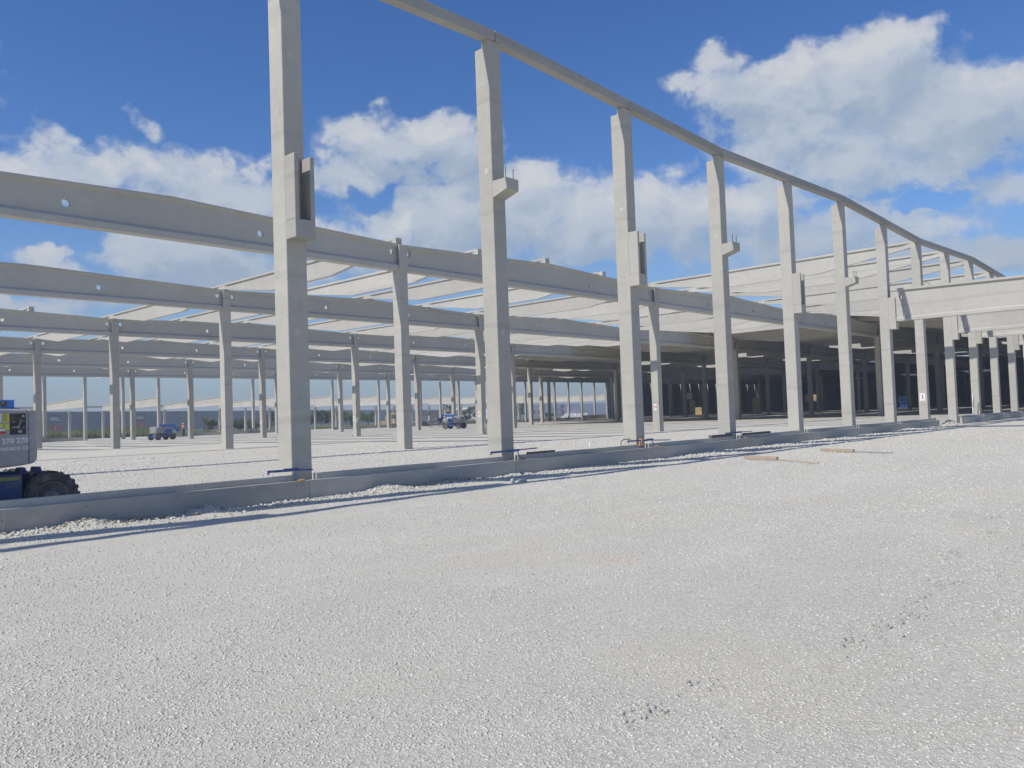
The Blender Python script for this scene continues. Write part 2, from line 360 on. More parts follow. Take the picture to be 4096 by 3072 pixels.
def gravel_mat():
    m, nt, N, L, b = new_mat('crushed_limestone')
    geo = N.new('ShaderNodeNewGeometry'); P = geo.outputs['Position']
    big = noise(N, L, P, .12, 4, .6, .5); mid = noise(N, L, P, .9, 5, .62); sm = noise(N, L, P, 14, 4, .65)
    patch = noise(N, L, mapping(N, L, P, (.5, 1.6, 1)), .5, 5, .6, .8)
    a = mixc(N, L, ramp2(N, L, big, .35, .65), (.577, .554, .493), (.633, .610, .549))
    a = mixc(N, L, ramp2(N, L, mid, .4, .75, 0, .45), a, (.538, .515, .457))
    a = mixc(N, L, ramp2(N, L, patch, .52, .70, 0, .8), a, (.693, .671, .616))
    vo = N.new('ShaderNodeTexVoronoi'); vo.inputs['Scale'].default_value = 34; L.new(P, vo.inputs['Vector'])
    vo2 = N.new('ShaderNodeTexVoronoi'); vo2.inputs['Scale'].default_value = 75; L.new(P, vo2.inputs['Vector'])
    sepc = N.new('ShaderNodeSeparateColor'); L.new(vo.outputs['Color'], sepc.inputs[0])
    a = mixc(N, L, ramp2(N, L, sepc.outputs[0], .0, 1, 0, .28), a, (.470, .448, .398))
    a = mixc(N, L, ramp2(N, L, sepc.outputs[1], .75, 1, 0, .5), a, (.66, .64, .595))
    a = mixc(N, L, ramp2(N, L, vo.outputs['Distance'], .45, .8, 0, .35), a, (.27, .255, .23))
    a = mixc(N, L, ramp2(N, L, sm, .35, .7, 0, .3), a, (.515, .493, .442))
    a = mixc(N, L, ramp2(N, L, noise(N, L, P, .33, 3, .5), .52, .72, 0, .5), a, (.583, .539, .457))
    # a rusty stain in the yard, near the viewer
    vd = N.new('ShaderNodeVectorMath'); vd.operation = 'DISTANCE'; L.new(mapping(N, L, P, (1, 1.0, 0)), vd.inputs[0]); vd.inputs[1].default_value = (3.94, -9.12, 0)
    stn = N.new('ShaderNodeMath'); stn.operation = 'ADD'; L.new(vd.outputs['Value'], stn.inputs[0]); L.new(noise(N, L, P, 5, 4), stn.inputs[1])
    a = mixc(N, L, ramp2(N, L, stn.outputs[0], .50, .85, .38, 0), a, (.58, .44, .32))
    a = mixc(N, L, 1.0, a, (1.11, 1.09, 1.03), 'MULTIPLY')
    L.new(a, b.inputs['Base Color']); b.inputs['Roughness'].default_value = .95; b.inputs['Specular IOR Level'].default_value = .2
    s1 = N.new('ShaderNodeMath'); s1.operation = 'MULTIPLY'; L.new(vo.outputs['Distance'], s1.inputs[0]); s1.inputs[1].default_value = -.45
    s2 = N.new('ShaderNodeMath'); s2.operation = 'MULTIPLY_ADD'; L.new(vo2.outputs['Distance'], s2.inputs[0]); s2.inputs[1].default_value = -.2; L.new(s1.outputs[0], s2.inputs[2])
    s3 = N.new('ShaderNodeMath'); s3.operation = 'MULTIPLY_ADD'; L.new(mid, s3.inputs[0]); s3.inputs[1].default_value = .7; L.new(s2.outputs[0], s3.inputs[2])
    bp = N.new('ShaderNodeBump'); bp.inputs['Strength'].default_value = .6; bp.inputs['Distance'].default_value = .022
    fn = noise(N, L, P, 42, 5, .7, .3); s4 = N.new('ShaderNodeMath'); s4.operation = 'MULTIPLY_ADD'; L.new(fn, s4.inputs[0]); s4.inputs[1].default_value = 2.2; L.new(s3.outputs[0], s4.inputs[2])
    L.new(s4.outputs[0], bp.inputs['Height']); L.new(bp.outputs[0], b.inputs['Normal'])
    return m
M_GRAVEL = gravel_mat()
def stone_mat(name, warm=False):
    m, nt, N, L, b = new_mat(name)
    at = N.new('ShaderNodeAttribute'); at.attribute_name = 'tone'
    geo = N.new('ShaderNodeNewGeometry'); n1 = noise(N, L, geo.outputs['Position'], 60, 3)
    if warm: c0, c1 = (.36, .27, .19), (.54, .47, .37)
    else: c0, c1 = (.50, .48, .42), (.73, .705, .635)
    a = mixc(N, L, at.outputs['Fac'], c0, c1)
    a = mixc(N, L, ramp2(N, L, n1, .4, .7, 0, .3), a, tuple(x*.75 for x in c1))
    L.new(a, b.inputs['Base Color']); b.inputs['Roughness'].default_value = .93; b.inputs['Specular IOR Level'].default_value = .2
    return m
M_STONE = stone_mat('limestone_chips'); M_STONEW = stone_mat('orange_rubble', True)
M_STONED = plain('grey_limestone', (.44, .42, .38), .9, var=.3, scale=30)
def leaf_mat(name, c0, c1):
    m, nt, N, L, b = new_mat(name)
    geo = N.new('ShaderNodeNewGeometry')
    n1 = noise(N, L, geo.outputs['Position'], .9, 3); rnd = geo.outputs['Random Per Island']
    a = mixc(N, L, rnd, c0, c1); a = mixc(N, L, ramp2(N, L, n1, .35, .7, 0, .5), a, tuple(x*.6 for x in c0))
    L.new(a, b.inputs['Base Color']); b.inputs['Roughness'].default_value = .7
    b.inputs['Specular IOR Level'].default_value = .25
    return m
M_LEAF = leaf_mat('dark_leaves', (.030, .052, .018), (.085, .125, .042))
M_LEAF2 = leaf_mat('fresh_leaves', (.06, .095, .03), (.15, .19, .065))
M_WEED = leaf_mat('weeds', (.17, .22, .08), (.38, .39, .18))
M_BARK = plain('bark', (.10, .08, .06), .9, var=.3, scale=8)
def field_mat():
    m, nt, N, L, b = new_mat('rough_grass')
    geo = N.new('ShaderNodeNewGeometry'); P = geo.outputs['Position']
    a = mixc(N, L, noise(N, L, P, .25, 5, .6), (.09, .11, .04), (.22, .20, .11))
    L.new(a, b.inputs['Base Color']); b.inputs['Roughness'].default_value = .95
    return m
M_FIELD = field_mat()

# ------------------------------------------------------------------ ground
def mound(x, y):
    """heap of spoil along the outer face of the plinth"""
    if y > -0.22 or y < -2.2 or x > 60: return 0.0
    n = mnoise.noise(Vector((x*.55, 3.1, 0)))*.5 + mnoise.noise(Vector((x*2.1, 7.7, 0)))*.25
    h = .012 + .075*max(0.0, n+.12)
    for (c, w, a) in ((2.05, .35, .075), (4.0, .30, .085), (8.0, .45, .09), (9.9, .6, .06), (12.2, .5, .04), (21.6, .9, .08), (27, .9, .05), (34, 1.2, .05), (43, 1.5, .06), (50.8, 1.0, .28)):
        h += a*math.exp(-((x-c)/w)**2)
    d = (-y-.22)
    prof = math.exp(-(abs(d-.16)/.40)**1.7)
    return max(0.0, h*prof*(1+.35*mnoise.noise(Vector((x*5, y*5, 1)))))
def gz(x, y):
    z = .020*mnoise.noise(Vector((x*.35, y*.35, 0))) + .009*mnoise.noise(Vector((x*1.6, y*1.6, 5)))
    d = max(abs(x-10), abs(y+3)); z *= max(0.0, 1-d/70)
    if y > -.3: z *= .4
    return z + mound(x, y)
def axis_lines(spec):
    out = []
    for (a, b, st) in spec: out += list(np.arange(a, b-1e-6, st))
    out.append(spec[-1][1]); return np.array(out)
xs = axis_lines([(-3000, -600, 400), (-600, -120, 60), (-120, -12, 6), (-12, -4, .5), (-4, 30, .11), (30, 62, .25), (62, 150, 4), (150, 600, 45), (600, 4200, 400)])
ys = axis_lines([(-3000, -600, 400), (-600, -60, 45), (-60, -16, 4), (-16, -2.4, .22), (-2.4, -.2, .07), (-.2, .8, .25), (.8, 20, .8), (20, 160, 7), (160, 600, 55), (600, 4200, 400)])
V = np.zeros((len(ys), len(xs), 3)); V[..., 0] = xs[None, :]; V[..., 1] = ys[:, None]
for j, y in enumerate(ys):
    if -17 < y < 22:
        for i, x in enumerate(xs):
            if -13 < x < 63: V[j, i, 2] = gz(float(x), float(y))
nx, ny = len(xs), len(ys)
idx = np.arange(nx*ny).reshape(ny, nx)
F = np.stack([idx[:-1, :-1], idx[:-1, 1:], idx[1:, 1:], idx[1:, :-1]], -1).reshape(-1, 4)
me = bpy.data.meshes.new('ground'); me.from_pydata(V.reshape(-1, 3).tolist(), [], F.tolist()); me.materials.append(M_GRAVEL)
for p in me.polygons: p.use_smooth = True
g = bpy.data.objects.new('ground', me); COL.objects.link(g); tag(g, 'pale crushed limestone yard and hall floor', None, None, 'structure')
fb = MB(); fb.add([(-3000, 152.5, .02), (4200, 152.5, .02), (4200, 4200, .02), (-3000, 4200, .02)], [(0, 1, 2, 3)])
f_ = fb.build('grass_field', M_FIELD); tag(f_, 'rough grassland behind the hall', None, None, 'structure')

# ---- loose stones
def stones(name, pts, rad, mat, label, flat=.50):
    n = len(pts)
    base = np.array([(-1, -1, -1), (1, -1, -1), (1, 1, -1), (-1, 1, -1), (-1, -1, 1), (1, -1, 1), (1, 1, 1), (-1, 1, 1)], float)*.62
    v = base[None]*(1+rng.uniform(-.42, .42, (n, 8, 3)))
    s3 = rad[:, None]*rng.uniform(.65, 1.3, (n, 3)); s3[:, 2] *= flat
    v = v*s3[:, None, :]
    ang = rng.uniform(0, 6.283, n); tl = rng.normal(0, .30, n); tl2 = rng.normal(0, .30, n)
    c, s = np.cos(tl), np.sin(tl); y, z = v[..., 1].copy(), v[..., 2].copy(); v[..., 1] = y*c[:, None]-z*s[:, None]; v[..., 2] = y*s[:, None]+z*c[:, None]
    c, s = np.cos(tl2), np.sin(tl2); x, z = v[..., 0].copy(), v[..., 2].copy(); v[..., 0] = x*c[:, None]-z*s[:, None]; v[..., 2] = x*s[:, None]+z*c[:, None]
    c, s = np.cos(ang), np.sin(ang); x, y = v[..., 0].copy(), v[..., 1].copy(); v[..., 0] = x*c[:, None]-y*s[:, None]; v[..., 1] = x*s[:, None]+y*c[:, None]
    v += pts[:, None, :]
    fq = np.array([(0, 3, 2, 1), (4, 5, 6, 7), (0, 1, 5, 4), (1, 2, 6, 5), (2, 3, 7, 6), (3, 0, 4, 7)])
    f = (fq[None]+8*np.arange(n)[:, None, None]).reshape(-1)
    me = bpy.data.meshes.new(name)
    me.vertices.add(8*n); me.vertices.foreach_set('co', v.reshape(-1))
    me.loops.add(24*n); me.loops.foreach_set('vertex_index', f)
    me.polygons.add(6*n); me.polygons.foreach_set('loop_start', np.arange(6*n)*4)
    me.update(calc_edges=True)
    at = me.attributes.new('tone', 'FLOAT', 'POINT'); t = np.clip(rng.normal(.55, .22, n), 0, 1)
    at.data.foreach_set('value', np.repeat(t, 8).astype(np.float32))
    me.materials.append(mat)
    o = bpy.data.objects.new(name, me); COL.objects.link(o); tag(o, label, 'gravel', None, 'stuff')
    return o
SCUFFS = [(2.31, -12.0), (2.73, -12.07), (3.19, -12.14), (3.58, -12.0), (4.34, -12.01), (5.79, -11.75), (7.33, -11.72), (8.73, -11.44), (6.57, -12.13), (0.56, -11.64), (1.09, -11.67)]
def patchy(x, y):
    return 1.3*mnoise.noise(Vector((x*.16, y*.6, 9)))+.6*mnoise.noise(Vector((x*1.3, y*1.3, 4)))
P = []; Rr = []
tries = 250000
rr = 2.2*np.exp(rng.uniform(0, 1, tries)**1.12*math.log(48/2.2)); aa = np.radians(rng.uniform(6, 92, tries)); ks = rng.uniform(-1.15, .5, tries)
for r_, a_, k_ in zip(rr, aa, ks):
    x = CAM.x+r_*math.sin(a_); y = CAM.y+r_*math.cos(a_)
    if -.4 < y < .6 or patchy(x, y) < k_: continue
    q = random.random(); rad = (.0044+.00080*r_)*(.55+.7*q*q*q+.25*random.random())
    P.append((x, y, gz(x, y)+rad*.02)); Rr.append(rad)
for _ in range(7000):          # on the spoil heap along the plinth
    x = random.uniform(-4, 52)**1.0; y = -.24-abs(random.gauss(0, .35)); 
    if y < -1.6: continue
    rad = random.uniform(.012, .035)*(1+.5*(x > 20)); P.append((x, y, gz(x, y)+rad*.3)); Rr.append(rad)
for (cx_, cy_, sp, nn) in ((12.3, -10.2, .9, 90), (9.2, -10.6, .5, 60), (15.5, -8.6, .9, 70)):   # coarser patches at the right of the yard
    for _ in range(nn):
        x = random.gauss(cx_, sp); y = random.gauss(cy_, sp*.45); rad = random.uniform(.012, .024); P.append((x, y, gz(x, y)+rad*.1)); Rr.append(rad)
stones('gravel_chips', np.array(P), np.array(Rr), M_STONE, 'loose pale limestone chips covering the yard')
P = []; Rr = []
for (x0, y0) in SCUFFS:
    for _ in range(random.randint(12, 34)):
        x = x0+random.gauss(0, .10+.012*x0); y = y0+random.gauss(0, .05); rad = random.uniform(.008, .020); P.append((x, y, gz(x, y)+rad*.2)); Rr.append(rad)
for _ in range(420):
    r_ = 2.8+random.random()**.8*14; a_ = R(random.uniform(8, 90)); x = CAM.x+r_*math.sin(a_); y = CAM.y+r_*math.cos(a_)
    if y > -.5: continue
    rad = random.uniform(.006, .011)+.0004*r_; P.append((x, y, gz(x, y)+rad*.1)); Rr.append(rad)
stones('grey_chips', np.array(P), np.array(Rr), M_STONED, 'darker grey scuffed stones at the right of the yard')
P = []; Rr = []
for (c, w, n) in ((2.7, .55, 130), (9.0, .45, 60), (10.2, .5, 80), (.9, .3, 12), (26, .8, 20)):
    for _ in range(n):
        x = random.gauss(c, w); y = -.26-abs(random.gauss(0, .16)); rad = random.uniform(.018, .048)
        P.append((x, y, gz(x, y)+rad*.4)); Rr.append(rad)
stones('orange_rubble', np.array(P), np.array(Rr), M_STONEW, 'orange and beige rubble along the foot of the plinth')

# ------------------------------------------------------------------ precast hall frame
D, VR = 6.0, 18.0
CU, CV = .46, .47            # facade column section
GU, GV = .55, .57            # hall column section
def bayk(i): k = i % 4; return min(k, 4-k)
def z_pt(i): return 10.90+.192*bayk(i)                # purlin top at grid line i
def z_eb(i): return 10.725+.192*bayk(i)               # underside of the roof edge beam at grid line i

def circle_pts(cx, cz, r, n=20): return [(cx+r*math.cos(2*math.pi*i/n), cz+r*math.sin(2*math.pi*i/n)) for i in range(n)]
def web_piece(mb, xa, xb, zb, ztop, y0, y1, hole=None, n=24):
    """vertical web between xa and xb, optional round hole (xc, zc, r) that really goes through"""
    if hole is None:
        mb.add([(xa, y0, zb), (xb, y0, zb), (xb, y0, ztop(xb)), (xa, y0, ztop(xa)), (xa, y1, zb), (xb, y1, zb), (xb, y1, ztop(xb)), (xa, y1, ztop(xa))],
               [(0, 1, 2, 3), (7, 6, 5, 4)]); return
    xc, zc, r = hole
    k = len(mb.v); inner = []; outer = []
    for i in range(n):
        t = 2*math.pi*i/n; c, s = math.cos(t), math.sin(t)
        inner.append((xc+r*c, zc+r*s))
        ts = []
        if c > 1e-6: ts.append((xb-xc)/c)
        if c < -1e-6: ts.append((xa-xc)/c)
        if s < -1e-6: ts.append((zb-zc)/s)
        if s > 1e-6:
            sl = (ztop(xb)-ztop(xa))/(xb-xa); den = s-sl*c
            if den > 1e-6: ts.append((ztop(xa)+sl*(xc-xa)-zc)/den)
        tt = min(q for q in ts if q > 0); outer.append((xc+tt*c, zc+tt*s))
    # snap the nearest outer rays to the four corners
    for (cx, cz) in ((xa, zb), (xb, zb), (xb, ztop(xb)), (xa, ztop(xa))):
        j = min(range(n), key=lambda i: (outer[i][0]-cx)**2+(outer[i][1]-cz)**2); outer[j] = (cx, cz)
    for y in (y0, y1):
        for (a, b) in inner: mb.v.append((a, y, b))
        for (a, b) in outer: mb.v.append((a, y, b))
    for i in range(n):
        j = (i+1) % n
        mb.f.append((k+i, k+n+i, k+n+j, k+j)); mb.f.append((k+2*n+i, k+2*n+j, k+3*n+j, k+3*n+i))
        mb.f.append((k+i, k+j, k+2*n+j, k+2*n+i))

def i_beam(L, zb, ztop, web, fl_w, bt, tt, holes, end_w=None, end_l=1.0, tap=.10, kink=None):
    """I-section along x from 0 to L, centred on y=0. ztop(x) gives the top line."""
    mb = MB(); xs_ = [0.0, L]
    if kink: xs_.append(kink)
    if end_w: xs_ += [end_l, L-end_l]
    xs_ = sorted(set(xs_))
    h = fl_w/2; w = web/2
    segs = []
    for a, b in zip(xs_[:-1], xs_[1:]): segs.append((a, b))
    # flanges as lofts along x
    for a, b in segs:
        ends = end_w and (b <= end_l+1e-6 or a >= L-end_l-1e-6)
        ww = end_w/2 if ends else w
        secs = []
        for x in (a, b):
            secs.append([(x, -h, zb), (x, h, zb), (x, h, zb+bt), (x, ww, zb+bt+tap), (x, -ww, zb+bt+tap), (x, -h, zb+bt)])
        mb.loft(secs)
        secs = []
        for x in (a, b):
            z = ztop(x); secs.append([(x, -h, z), (x, -h, z-tt), (x, -ww, z-tt-tap*.7), (x, ww, z-tt-tap*.7), (x, h, z-tt), (x, h, z)])
        mb.loft(secs)
        zt = lambda x: ztop(x)-tt-tap*.7
        hs = sorted([q for q in holes if a <= q[0] < b]); cur = a
        for (xc, zc, r) in hs:
            xa, xb = max(a, xc-r-.12), min(b, xc+r+.12)
            if xa > cur: web_piece(mb, cur, xa, zb+bt+tap, zt, -ww, ww)
            web_piece(mb, xa, xb, zb+bt+tap, zt, -ww, ww, (xc, zc, r)); cur = xb
        if cur < b: web_piece(mb, cur, b, zb+bt+tap, zt, -ww, ww)
        if ends:   # close the step between the thick end and the thin web
            for x in ((b,) if b <= end_l+1e-6 else (a,)):
                mb.add([(x, -ww, zb+bt+tap), (x, -w, zb+bt+tap), (x, -w, zt(x)), (x, -ww, zt(x))], [(0, 1, 2, 3)])
                mb.add([(x, ww, zb+bt+tap), (x, w, zb+bt+tap), (x, w, zt(x)), (x, ww, zt(x))], [(0, 1, 2, 3)])
    # end plates
    for x in (0.0, L):
        ww = (end_w or web)/2
        mb.add([(x, -ww, zb+bt+tap), (x, ww, zb+bt+tap), (x, ww, ztop(x)-tt-tap*.7), (x, -ww, ztop(x)-tt-tap*.7)], [(0, 1, 2, 3)])
    return mb

# -- main girders (24 m, saddle top), shared mesh; origin at column centre line, soffit z 9.16
GB = 9.16
def g_top(x): return 10.50+.032*min(x, 24-x)
GL = 24-.02
gm = i_beam(GL, GB, g_top, .17, .50, .25, .09, [(.52, 10.12, .16), (8.0, 9.97, .155), (16.0, 9.97, .155), (GL-.52, 10.12, .16)], None, 1, .14, kink=12.0)
GIRDER = gm.mesh('roof_girder', M_GIR)
# -- purlins: along y, haunched ends
def purlin_mesh(Lp):
    mb = MB()
    ys_ = [0, .18, .72, 5.9, Lp-5.9, Lp-.72, Lp-.18, Lp]
    bot = [-.36, -.36, -.43, -1.14, -1.14, -.43, -.36, -.36]
    w, h, tt = .10, .19, .12
    # soffit line, web widening at the bottom
    for j in range(len(ys_)-1):
        a, b = ys_[j], ys_[j+1]
        endp = j in (0, len(ys_)-2)
        if endp:
            mb.loft([[(-h, y, -.005), (-h, y, zb), (h, y, zb), (h, y, -.005)] for y, zb in ((a, bot[j]), (b, bot[j+1]))])
            continue
        if j in (1, len(ys_)-3):          # slanting transition from solid end to T-section
            ha, hb = (h, w) if j == 1 else (w, h)
            mb.loft([[(-q, y, -tt), (-q, y, zb), (q, y, zb), (q, y, -tt)] for y, zb, q in ((a, bot[j], ha), (b, bot[j+1], hb))])
        else:
            mb.loft([[(-w, y, -tt-.03), (-w, y, zb), (w, y, zb), (w, y, -tt-.03)] for y, zb in ((a, bot[j]), (b, bot[j+1]))])
        mb.loft([[(-h, y, 0), (-h, y, -tt), (-w, y, -tt-.03), (w, y, -tt-.03), (h, y, -tt), (h, y, 0)] for y in (a, b)])
    return mb.mesh('roof_purlin', M_PUR)
PURLIN = purlin_mesh(VR-.02)
PURLIN_F = purlin_mesh(VR+.27-.24)

def hall_col_mesh2():
    mb = MB(); mb.box(0, GU, 0, GV, -.3, GB)
    for s in (0, 1):
        y0, y1 = (-.055, .03) if s == 0 else (GV-.03, GV+.055)
        mb.box(0, GU, y0, y1, GB-.02, 10.47)
    return mb.mesh('shaft', M_CON, bevel=.008)
HALLCOL = hall_col_mesh2(); HALLCOL_ = HALLCOL
GRP_G = 'saddle roof girders with round holes'; GRP_P = 'roof purlins between the girder rows'
for r_ in range(1, 7):
    o = inst('roof_girder', GIRDER, None, (-24+GU/2+.01, VR*r_+GV/2, 0)); tag(o, 'roof girder of the %s row, outside the picture on the left' % nth(r_), 'girder', GRP_G)
    o = inst('hall_column', HALLCOL_, None, (-24, VR*r_, 0)); tag(o, 'hall column of the %s row, outside the picture on the left' % nth(r_), 'column', 'hall columns carrying the roof girders')
    for j in range(0, 12):
        o = inst('roof_girder', GIRDER, None, (24*j+GU/2+.01, VR*r_+GV/2, 0))
        tag(o, 'long grey roof girder, %s row behind the facade, %s span from the left' % (nth(r_), nth(j+1)), 'girder', GRP_G)
for bay in range(0, 7):
    i0 = 8 if bay == 0 else (4 if bay <= 2 else 2)
    for n_, i in enumerate(range(i0, 27)):
        if bay == 0:
            o = inst('roof_purlin', PURLIN_F, None, (D*i+CU/2, .23, z_pt(i)))
            tag(o, 'pale haunched purlin, %s from the left in the bay behind the tall facade' % nth(n_+1), 'purlin', GRP_P)
        else:
            o = inst('roof_purlin', PURLIN, None, (D*i+GU/2, VR*bay+GV/2+.01, z_pt(i)))
            tag(o, 'pale haunched purlin, %s from the left between the %s and %s girder rows' % (nth(n_+1), nth(bay), nth(bay+1) if bay < 6 else 'rearmost'), 'purlin', GRP_P)

# -- hall columns with forked head
text_cache = {}
def text_mesh(body, size, mat, extr=.002, bold=0.0, name='lettering', align='CENTER', spacing=1.0):
    cu = bpy.data.curves.new(name, 'FONT'); cu.body = body; cu.size = size; cu.extrude = extr; cu.align_x = align; cu.align_y = 'CENTER'
    cu.offset = bold; cu.space_character = spacing; cu.resolution_u = 4
    to = bpy.data.objects.new(name, cu); COL.objects.link(to)
    dg = bpy.context.evaluated_depsgraph_get(); me = bpy.data.meshes.new_from_object(to.evaluated_get(dg))
    bpy.data.objects.remove(to); me.name = name; me.materials.clear(); me.materials.append(mat); return me
def letter_sign(loc, letter, label):
    """A3 plate facing -x"""
    e = empty('row_sign', loc, label, 'sign', 'row letter plates on the columns')
    p = MB(); p.box(-.008, .0, -.15, .15, -.22, .22); p.build('plate', M_WHITE, e)
    t = inst('letter', text_mesh(letter, .36 if letter != 'I' else .36, M_RED, .002, .008), e, (-.0115, 0, 0)); t.rotation_euler = (R(90), 0, R(-90))
    return e
letters = {1: 'H', 2: 'G', 3: 'F', 4: 'E', 5: 'D', 6: 'C'}
for r_ in range(1, 7):
    for j in range(0, 13):
        o = inst('hall_column', HALLCOL, None, (24*j, VR*r_, 0))
        tag(o, 'square grey column, %s girder row behind the facade, %s from the left in its row' % (nth(r_), nth(j+1)), 'column', 'hall columns carrying the roof girders')
        if j == 2:
            letter_sign((24*j-.0005, VR*r_+.30, 1.78), letters[r_], 'white plate with red letter %s on a hall column' % letters[r_])

# -- facade columns
def facade_shaft(i):
    zt = z_eb(i); mb = MB()
    mb.prism([(0, -.3), (CV, -.3), (CV, zt-.17), (.225, zt-.17), (.225, zt), (0, zt)], 'x', 0, CU)
    return mb.mesh('shaft', M_CON, bevel=.010)
def fork_mesh(dz=0.0):
    mb = MB(); zb, zs, zt = 5.33+dz, 5.70+dz, 7.00+dz
    mb.box(0, .46, -.34, 0, zb, zs)
    mb.box(0, .10, -.34, 0, zs, zt); mb.box(.36, .46, -.34, 0, zs, zt-.02)
    return mb.mesh('fork_bracket', M_CON, bevel=.008)
def corbel_mesh():
    mb = MB(); mb.prism([(0, 7.02), (0, 7.45), (-.48, 7.45), (-.48, 7.16)], 'x', .0, .455)
    return mb.mesh('corbel', M_CON, bevel=.008)
FORK = fork_mesh(0); FORK1 = fork_mesh(-.2); CORB = corbel_mesh()
def plug_mesh(r=.05):
    mb = MB(); mb.lathe((0, 0, 0), (0, 0, 1), [(-.002, r), (.0015, r)], 18); return mb.mesh('mortar_plug', M_PLUG)
PLUG = plug_mesh(.072)
rb = MB(); rb.tube((0, 0, 0), (.012, -.004, .30), .011, n=6); REBAR = rb.mesh('rebar', M_STEEL)
names_col = {1: 'nearest and widest facade column, with a slotted fork bracket', 2: 'second nearest facade column, carrying a wedge corbel with two rebars',
             3: 'third facade column from the left, with a slotted fork bracket', 4: 'fourth facade column from the left, with a small wedge corbel',
             5: 'fifth facade column from the left, with a slotted fork bracket', 6: 'sixth facade column from the left, with a small wedge corbel',
             7: 'facade column holding the end of the nearest annex beam', 8: 'facade column with the letter I plate beside the gap in the plinth'}
for i in range(1, 15):
    e = empty('facade_column', (D*i, 0, 0), names_col.get(i, 'tall facade column, %s from the left, under the annex beams' % nth(i)), 'column', 'tall columns along the front facade')
    inst('shaft', facade_shaft(i), e)
    if i in (1, 3, 5, 7, 9, 10, 12, 14): inst('fork_bracket', FORK1 if i == 1 else FORK, e)
    if i in (2, 4, 6):
        c_ = inst('corbel', CORB, e)
        for xx in (.06, .34): inst('rebar', REBAR, c_, (xx, -.40, 7.43))
    for (zz, side) in ((7.75, 0), (8.9 if i % 2 else 8.6, 1), (3.0+.3*(i % 3), 1)):
        if i > 8: break
        if side == 0: q = inst('mortar_plug', PLUG, e, (-.0015, CV*.42, zz)); q.rotation_euler = (0, R(-90), 0)
        else: q = inst('mortar_plug', PLUG, e, (CU*.42, -.0015, zz)); q.rotation_euler = (R(90), 0, 0)
    if i in (1, 3):
        mb = MB(); mb.lathe((CU*.42, -.0012, 1.37 if i == 1 else .85), (0, -1, 0), [(0, .12), (.001, .12)], 16); mb.build('mortar_plug', M_PLUG, e)
letter_sign((48-.0005, .25, 1.76), 'I', 'white plate with red letter I on a facade column')

# -- roof edge beams on the facade columns
for i in range(-3, 0):
    e = empty('facade_column', (D*(i+1), 0, 0), 'tall facade column outside the picture on the left, number %s from its edge' % ('one', 'two', 'three')[-i-1], 'column', 'tall columns along the front facade')
    inst('shaft', facade_shaft(i+1), e)
    mb = MB(); xa, xb = D*i+CU/2+.014, D*(i+1)+CU/2-.014; za, zb_ = z_eb(i), z_eb(i+1)
    if i < -1:
        mb.loft([[(x, -.06, z), (x, .22, z), (x, .22, z+.275), (x, -.06, z+.275)] for x, z in ((xa-D if False else xa, za), (xb, zb_))])
        o = mb.build('edge_beam', M_EDGE); tag(o, 'roof edge beam outside the picture on the left, number %s' % ('one', 'two', 'three')[-i-1], 'edge beam', 'roof edge beams along the facade')
for i in range(0, 15):
    if i == 0: a_, b_ = -6+CU/2, D+CU/2
    elif i in (6, 8): continue
    else: a_, b_ = D*i+CU/2, D*(i+1)+CU/2
    if i in (5, 7): b_ = D*(i+2)+CU/2
    pts = [a_+.014, b_-.014] if i not in (0, 5, 7) else [a_+.006, (D*(i+1 if i else 0))+CU/2, b_-.006]
    mb = MB()
    def zline(x):
        t = (x-CU/2)/D; k = math.floor(t+1e-6); f2 = t-k
        if i == 0 and x < 0: return z_eb(0)+(0-t)*.192
        return z_eb(k)*(1-f2)+z_eb(k+1)*f2
    if i == 0: pts = [a_, CU/2, b_-.014]
    mb.loft([[(x, -.06, zline(x)), (x, .22, zline(x)), (x, .22, zline(x)+.275), (x, -.06, zline(x)+.275)] for x in pts])
    o = mb.build('edge_beam', M_EDGE, bevel=.006)
    tag(o, 'slim concrete roof edge beam, %s length from the left, on the tall facade columns' % nth(i+1), 'edge beam', 'roof edge beams along the facade')

# -- plinth beams between the facade columns
def plinth(i, a, b, label):
    mb = MB()
    mb.box(a+.004, b-.004, -.24, -.125, -.3, .385)
    o = mb.mesh('plinth_beam', M_PLI, bevel=.006)
    e = empty('plinth_beam', (0, 0, 0), label, 'plinth beam', 'precast plinth beams along the facade')
    inst('outer_leaf', o, e)
    mb = MB(); x0 = a+CU/2+.01; x1 = b-CU/2-.06
    mb.box(x0, x1, -.127, -.015, -.3, .50); mb.build('inner_leaf', M_PLI, e, bevel=.006)
    return e
for i in range(0, 14):
    if i == 8: continue
    a, b = D*i+CU/2, D*(i+1)+CU/2
    if i == 0: a = -8.0
    if i == 7: b = 49.3
    lab = {0: 'nearest plinth beam, left of the nearest facade column', 7: 'plinth beam ending at the gap in the facade', 9: 'first plinth beam beyond the gap in the facade'}.get(i, 'grey precast plinth beam, %s length from the left along the facade' % nth(i+1))
    plinth(i, a, b, lab)

